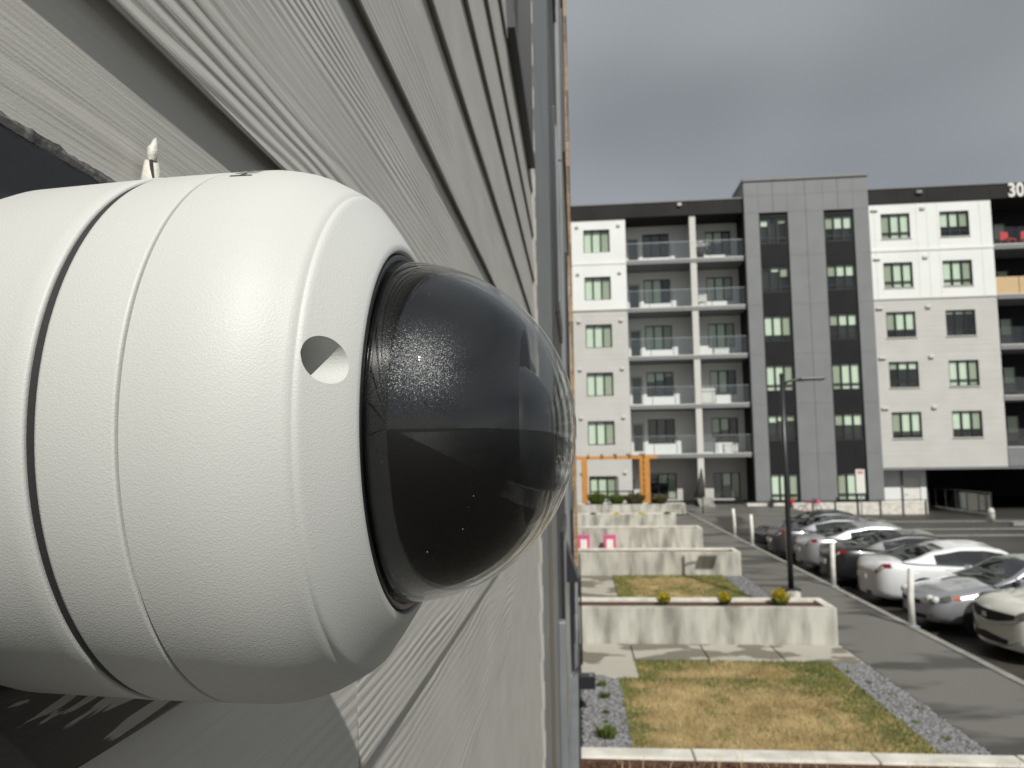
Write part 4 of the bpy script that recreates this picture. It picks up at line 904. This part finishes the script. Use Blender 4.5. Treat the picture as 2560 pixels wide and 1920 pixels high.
    def G(t):
        zr = lerp(ar, t); zb = lerp(spec['top'], t)-0.015; hw = lerp(spec['hw'], t); hgt = max(zr-zb, 0.0)
        b = Vector((t*L_, hw*0.945, zb)); c_ = Vector((t*L_, hw*0.945-hgt*0.46-0.015, zr-0.05*min(1, hgt*3))); d = Vector((t*L_, 0, zr))
        return b, c_, d
    def strip(name_, ta, tb, fa, fb, mm, off, sides=(1, -1), nn=18, par=None):
        # ribbon between profile positions fa..fb (0 belt, 1 roof corner, 2 roof centre)
        V, Fc = [], []
        def pos(t, f):
            b, c_, d = G(t); q = b.lerp(c_, f) if f <= 1 else c_.lerp(d, f-1)
            if f > 1: q.z += 0.03*math.sin((f-1)*math.pi/2)*min(1, (c_.z-b.z)*3)
            o_ = Vector((0, 1, .35)).normalized() if f < .9 else (Vector((0, .5, .9)) if f < 1.2 else Vector((0, 0, 1)))
            return q+o_*off
        nf = 4
        for s_ in sides:
            k0 = len(V)
            for i in range(nn+1):
                t = ta+(tb-ta)*i/nn
                for j in range(nf+1): q = pos(t, fa+(fb-fa)*j/nf); V.append((q.x, q.y*s_, q.z))
            for i in range(nn):
                for j in range(nf): a = k0+i*(nf+1)+j; Fc.append((a, a+1, a+nf+2, a+nf+1) if s_ > 0 else (a+nf+1, a+nf+2, a+1, a))
        return obj(name_, mesh(name_, V, Fc, True), mm, par or root)
    strip('windshield', t0, spec['ws'], 1.0, 2.0, M['autoglass'], 0.0); strip('rear_window', spec['rs'], t1, 1.0, 2.0, M['autoglass'], 0.0)
    strip('roof', spec['ws']-.01, spec['rs']+.01, 1.0, 2.0, paintm, 0.006)
    for s_ in (1, -1):
        strip('side_window', t0+.02, .485, 0.0, 1.0, M['autoglass'], 0.0, (s_,)); strip('side_window', .515, t1-.02, 0.0, 1.0, M['autoglass'], 0.0, (s_,))
        strip('door_pillar', .485, .515, 0.0, 1.0, M['cabinblack'], 0.002, (s_,), 2)
        strip('roof_rail', t0, t1, 0.80, 1.14, paintm, 0.010, (s_,), 30)
        rp_ = spec['rs']+(t1-spec['rs'])*(.35 if spec is SEDAN else .2)
        strip('rear_pillar', rp_, t1, 0.0, 1.0, paintm, 0.007, (s_,), 8)
        mr = obj('mirror', box((t0+.075)*L_, (t0+.075)*L_+.12, s_*0.92-0.09, s_*0.92+0.09, lerp(spec['top'], .3)+.02, lerp(spec['top'], .3)+.16, 0.03), paintm, root)
        obj('mirror_glass', box((t0+.075)*L_+.121, (t0+.075)*L_+.124, s_*0.92-0.07, s_*0.92+0.07, lerp(spec['top'], .3)+.04, lerp(spec['top'], .3)+.14), M['chrome'], mr)
        for th_ in (.40, .60):
            dz = .80; hd_ = patch('door', th_-.085 if th_ < .5 else .515, .485 if th_ < .5 else .70, .30, .66, paintm, 0.004, None, s_, 4, 4)
            obj('handle', box(th_*L_+.15, th_*L_+.33, s_*(W_+.005)-.018, s_*(W_+.005)+.018, dz-.02, dz+.02, .01), paintm, hd_)
        if lampkind == 'dual':
            hl = patch('headlight', .012, .075, .60, .76, M['smokelamp'], .010, None, s_)
            for yy_ in (.50, .66):
                bm2 = bmesh.new(); bmesh.ops.create_uvsphere(bm2, u_segments=14, v_segments=8, radius=.085)
                obj('lamp_bowl', from_bm('lamp_bowl', bm2, True), M['headlamp'], hl, (endx(0, .9, yy_, .66)+.17, s_*yy_, .665))
            patch('turn_lamp', .080, .108, .60, .72, M['amber'], .011, None, s_)
        else:
            hl = patch('headlight', .010, .095, .62, .78, M['smokelamp'], .010, None, s_); patch('turn_lamp', .085, .115, .64, .76, M['amber'], .014, hl, s_)
        tl = patch('taillight', .942, .997, .64, .75, M['tail'], .010, None, s_); patch('reverse_lamp', .972, .99, .65, .69, M['headlamp'], .016, tl, s_)
        for wt in spec['wheels']:
            wr, wx = spec['wr'], wt*L_; hwv = lerp(spec['hw'], wt)
            bm2 = bmesh.new(); bmesh.ops.create_cone(bm2, cap_ends=True, segments=28, radius1=wr+.055, radius2=wr+.055, depth=.10)
            ac = obj('wheel_arch', from_bm('wheel_arch', bm2), M['cabinblack'], root, (wx, s_*(hwv-.045), wr+.03), (R(90), 0, 0))
            wh = obj('wheel', None, None, root, (wx, s_*(hwv-.085), wr), (R(90), 0, 0)); 
            bm2 = bmesh.new(); bmesh.ops.create_cone(bm2, cap_ends=True, segments=28, radius1=wr, radius2=wr, depth=.22)
            bmesh.ops.bevel(bm2, geom=[e_ for e_ in bm2.edges if len(e_.link_faces) == 2 and e_.calc_face_angle(0) > 1], offset=.03, segments=2, affect='EDGES')
            obj('tyre', from_bm('tyre', bm2, True), M['tyre'], wh)
            bm2 = bmesh.new(); bmesh.ops.create_cone(bm2, cap_ends=True, segments=20, radius1=wr*.66, radius2=wr*.62, depth=.232); obj('rim', from_bm('rim', bm2), M['rim'], wh)
    def fx(yy, zz):
        h0 = lerp(spec['hw'], 0)
        if abs(yy) <= h0: return endx(0, h0, yy, zz)
        lo_, hi_ = 0.0, 0.14
        for _ in range(20):
            md_ = (lo_+hi_)/2
            if lerp(spec['hw'], md_)*0.97 < abs(yy): lo_ = md_
            else: hi_ = md_
        return lo_*L_+0.05*max(0, zz-0.45)*(1-lo_/0.14)
    def nose(name_, outline, mm, off, par=None, n_=14):
        # curved panel following the nose: outline(y) -> (z low, z high), |y| <= outline half width
        hw_, fn = outline; V, Fc = [], []
        for i in range(n_+1):
            yy = -hw_+2*hw_*i/n_; z0_, z1_ = fn(abs(yy)/hw_)
            for zz, o_ in ((z0_, 0.03), (z0_, -off), (z1_, -off), (z1_, 0.03)): V.append((fx(yy, zz)+o_, yy, zz))
        for i in range(n_):
            for j in range(3): a_ = i*4+j; Fc.append((a_, a_+1, a_+5, a_+4))
        return obj(name_, mesh(name_, V, Fc), mm, par or root)
    gz = lerp(spec['top'], .02)
    if spec is SUV:
        g_ = nose('grille', (.62, lambda u: (gz-.24+.10*u*u, gz-.06)), M['cabinblack'], .012)
        nose('grille_bar', (.66, lambda u: (gz-.30+.12*u*u, gz-.265+.12*u*u)), M['chrome'], .022, g_); nose('emblem', (.075, lambda u: (gz-.20, gz-.11)), M['chrome'], .024, g_, 4)
        nose('lower_intake', (.50, lambda u: (.32, .46-.06*u)), M['cabinblack'], .010); nose('chrome_lip', (.72, lambda u: (.255+.16*u**3, .285+.16*u**3)), M['chrome'], .018)
    else:
        nose('grille', (.40, lambda u: (gz-.15, gz-.07)), M['cabinblack'], .010); nose('lower_intake', (.52, lambda u: (.27, .36)), M['cabinblack'], .010)
    xr = L_+0.10
    obj('licence_plate', box(xr-.08, xr+.012, -.26, .26, .60, .73, .005), M['whitepaint'], root)
    obj('rear_bumper_trim', box(xr-.25, xr-.015, -.42, .42, .28, .36, .02), M['cabinblack'], root)
    obj('cabin', boxes([(.36*L_, .40*L_, -.6, .6, .6, 1.02), (.45*L_, .5*L_, -.55, -.12, .5, 1.18), (.45*L_, .5*L_, .12, .55, .5, 1.18), (.66*L_, .7*L_, -.6, .6, .5, 1.1)]), M['cabinblack'], root)
    return root
PW = paint('white_car_paint', (0.66, 0.67, 0.68)); PC = paint('cream_white_car_paint', (0.60, 0.59, 0.53)); PS = paint('silver_car_paint', (0.40, 0.41, 0.43), 0.55, 0.28)
PB = paint('black_car_paint', (0.012, 0.012, 0.014)); PG = paint('dark_grey_car_paint', (0.07, 0.075, 0.08), 0.4); PS2 = paint('pale_silver_car_paint', (0.46, 0.47, 0.49), 0.5, 0.28)
car(SUV, PC, 'cream-white SUV parked nose to the kerb, nearest car at the right edge', 7.3, 13.6, True, 'suv', 'parked_suv', 'SUV')
car(SEDAN, PS, 'silver sedan parked nose to the kerb, between the SUV and the white sedan', 6.95, 15.8, True, 'dual')
car(SEDAN, PW, 'white sedan parked tail to the kerb with curved roof', 6.95, 18.25, False, 'plain')
car(SEDAN, PB, 'black sedan parked tail to the kerb beside the white sedan', 6.85, 20.75, False, 'plain')
car(SEDAN, PS2, 'pale silver sedan parked tail to the kerb beyond the black sedan', 6.9, 23.2, False, 'plain')
car(SEDAN, PG, 'dark grey sedan parked tail to the kerb, right of the lamp pole', 6.7, 25.7, False, 'plain')
car(SEDAN, PB, 'farthest dark sedan in the row, behind the lamp pole', 6.8, 28.2, True, 'plain')
lf = thing('fallen_leaf', 'orange fallen leaf on the wet asphalt below the SUV', 'leaf', (7.6, 12.05, LOT+0.01))
obj('blade', mesh('blade', [(-0.09, 0, 0), (-0.02, -0.06, 0.015), (0.09, 0, 0.01), (0, 0.06, 0.02)], [(0, 1, 2, 3)]), M['leafamber'], lf); obj('stalk', tube([(0.09, 0, 0.01), (0.14, 0.02, 0.015)], 0.004, 5), M['leafamber'], lf)
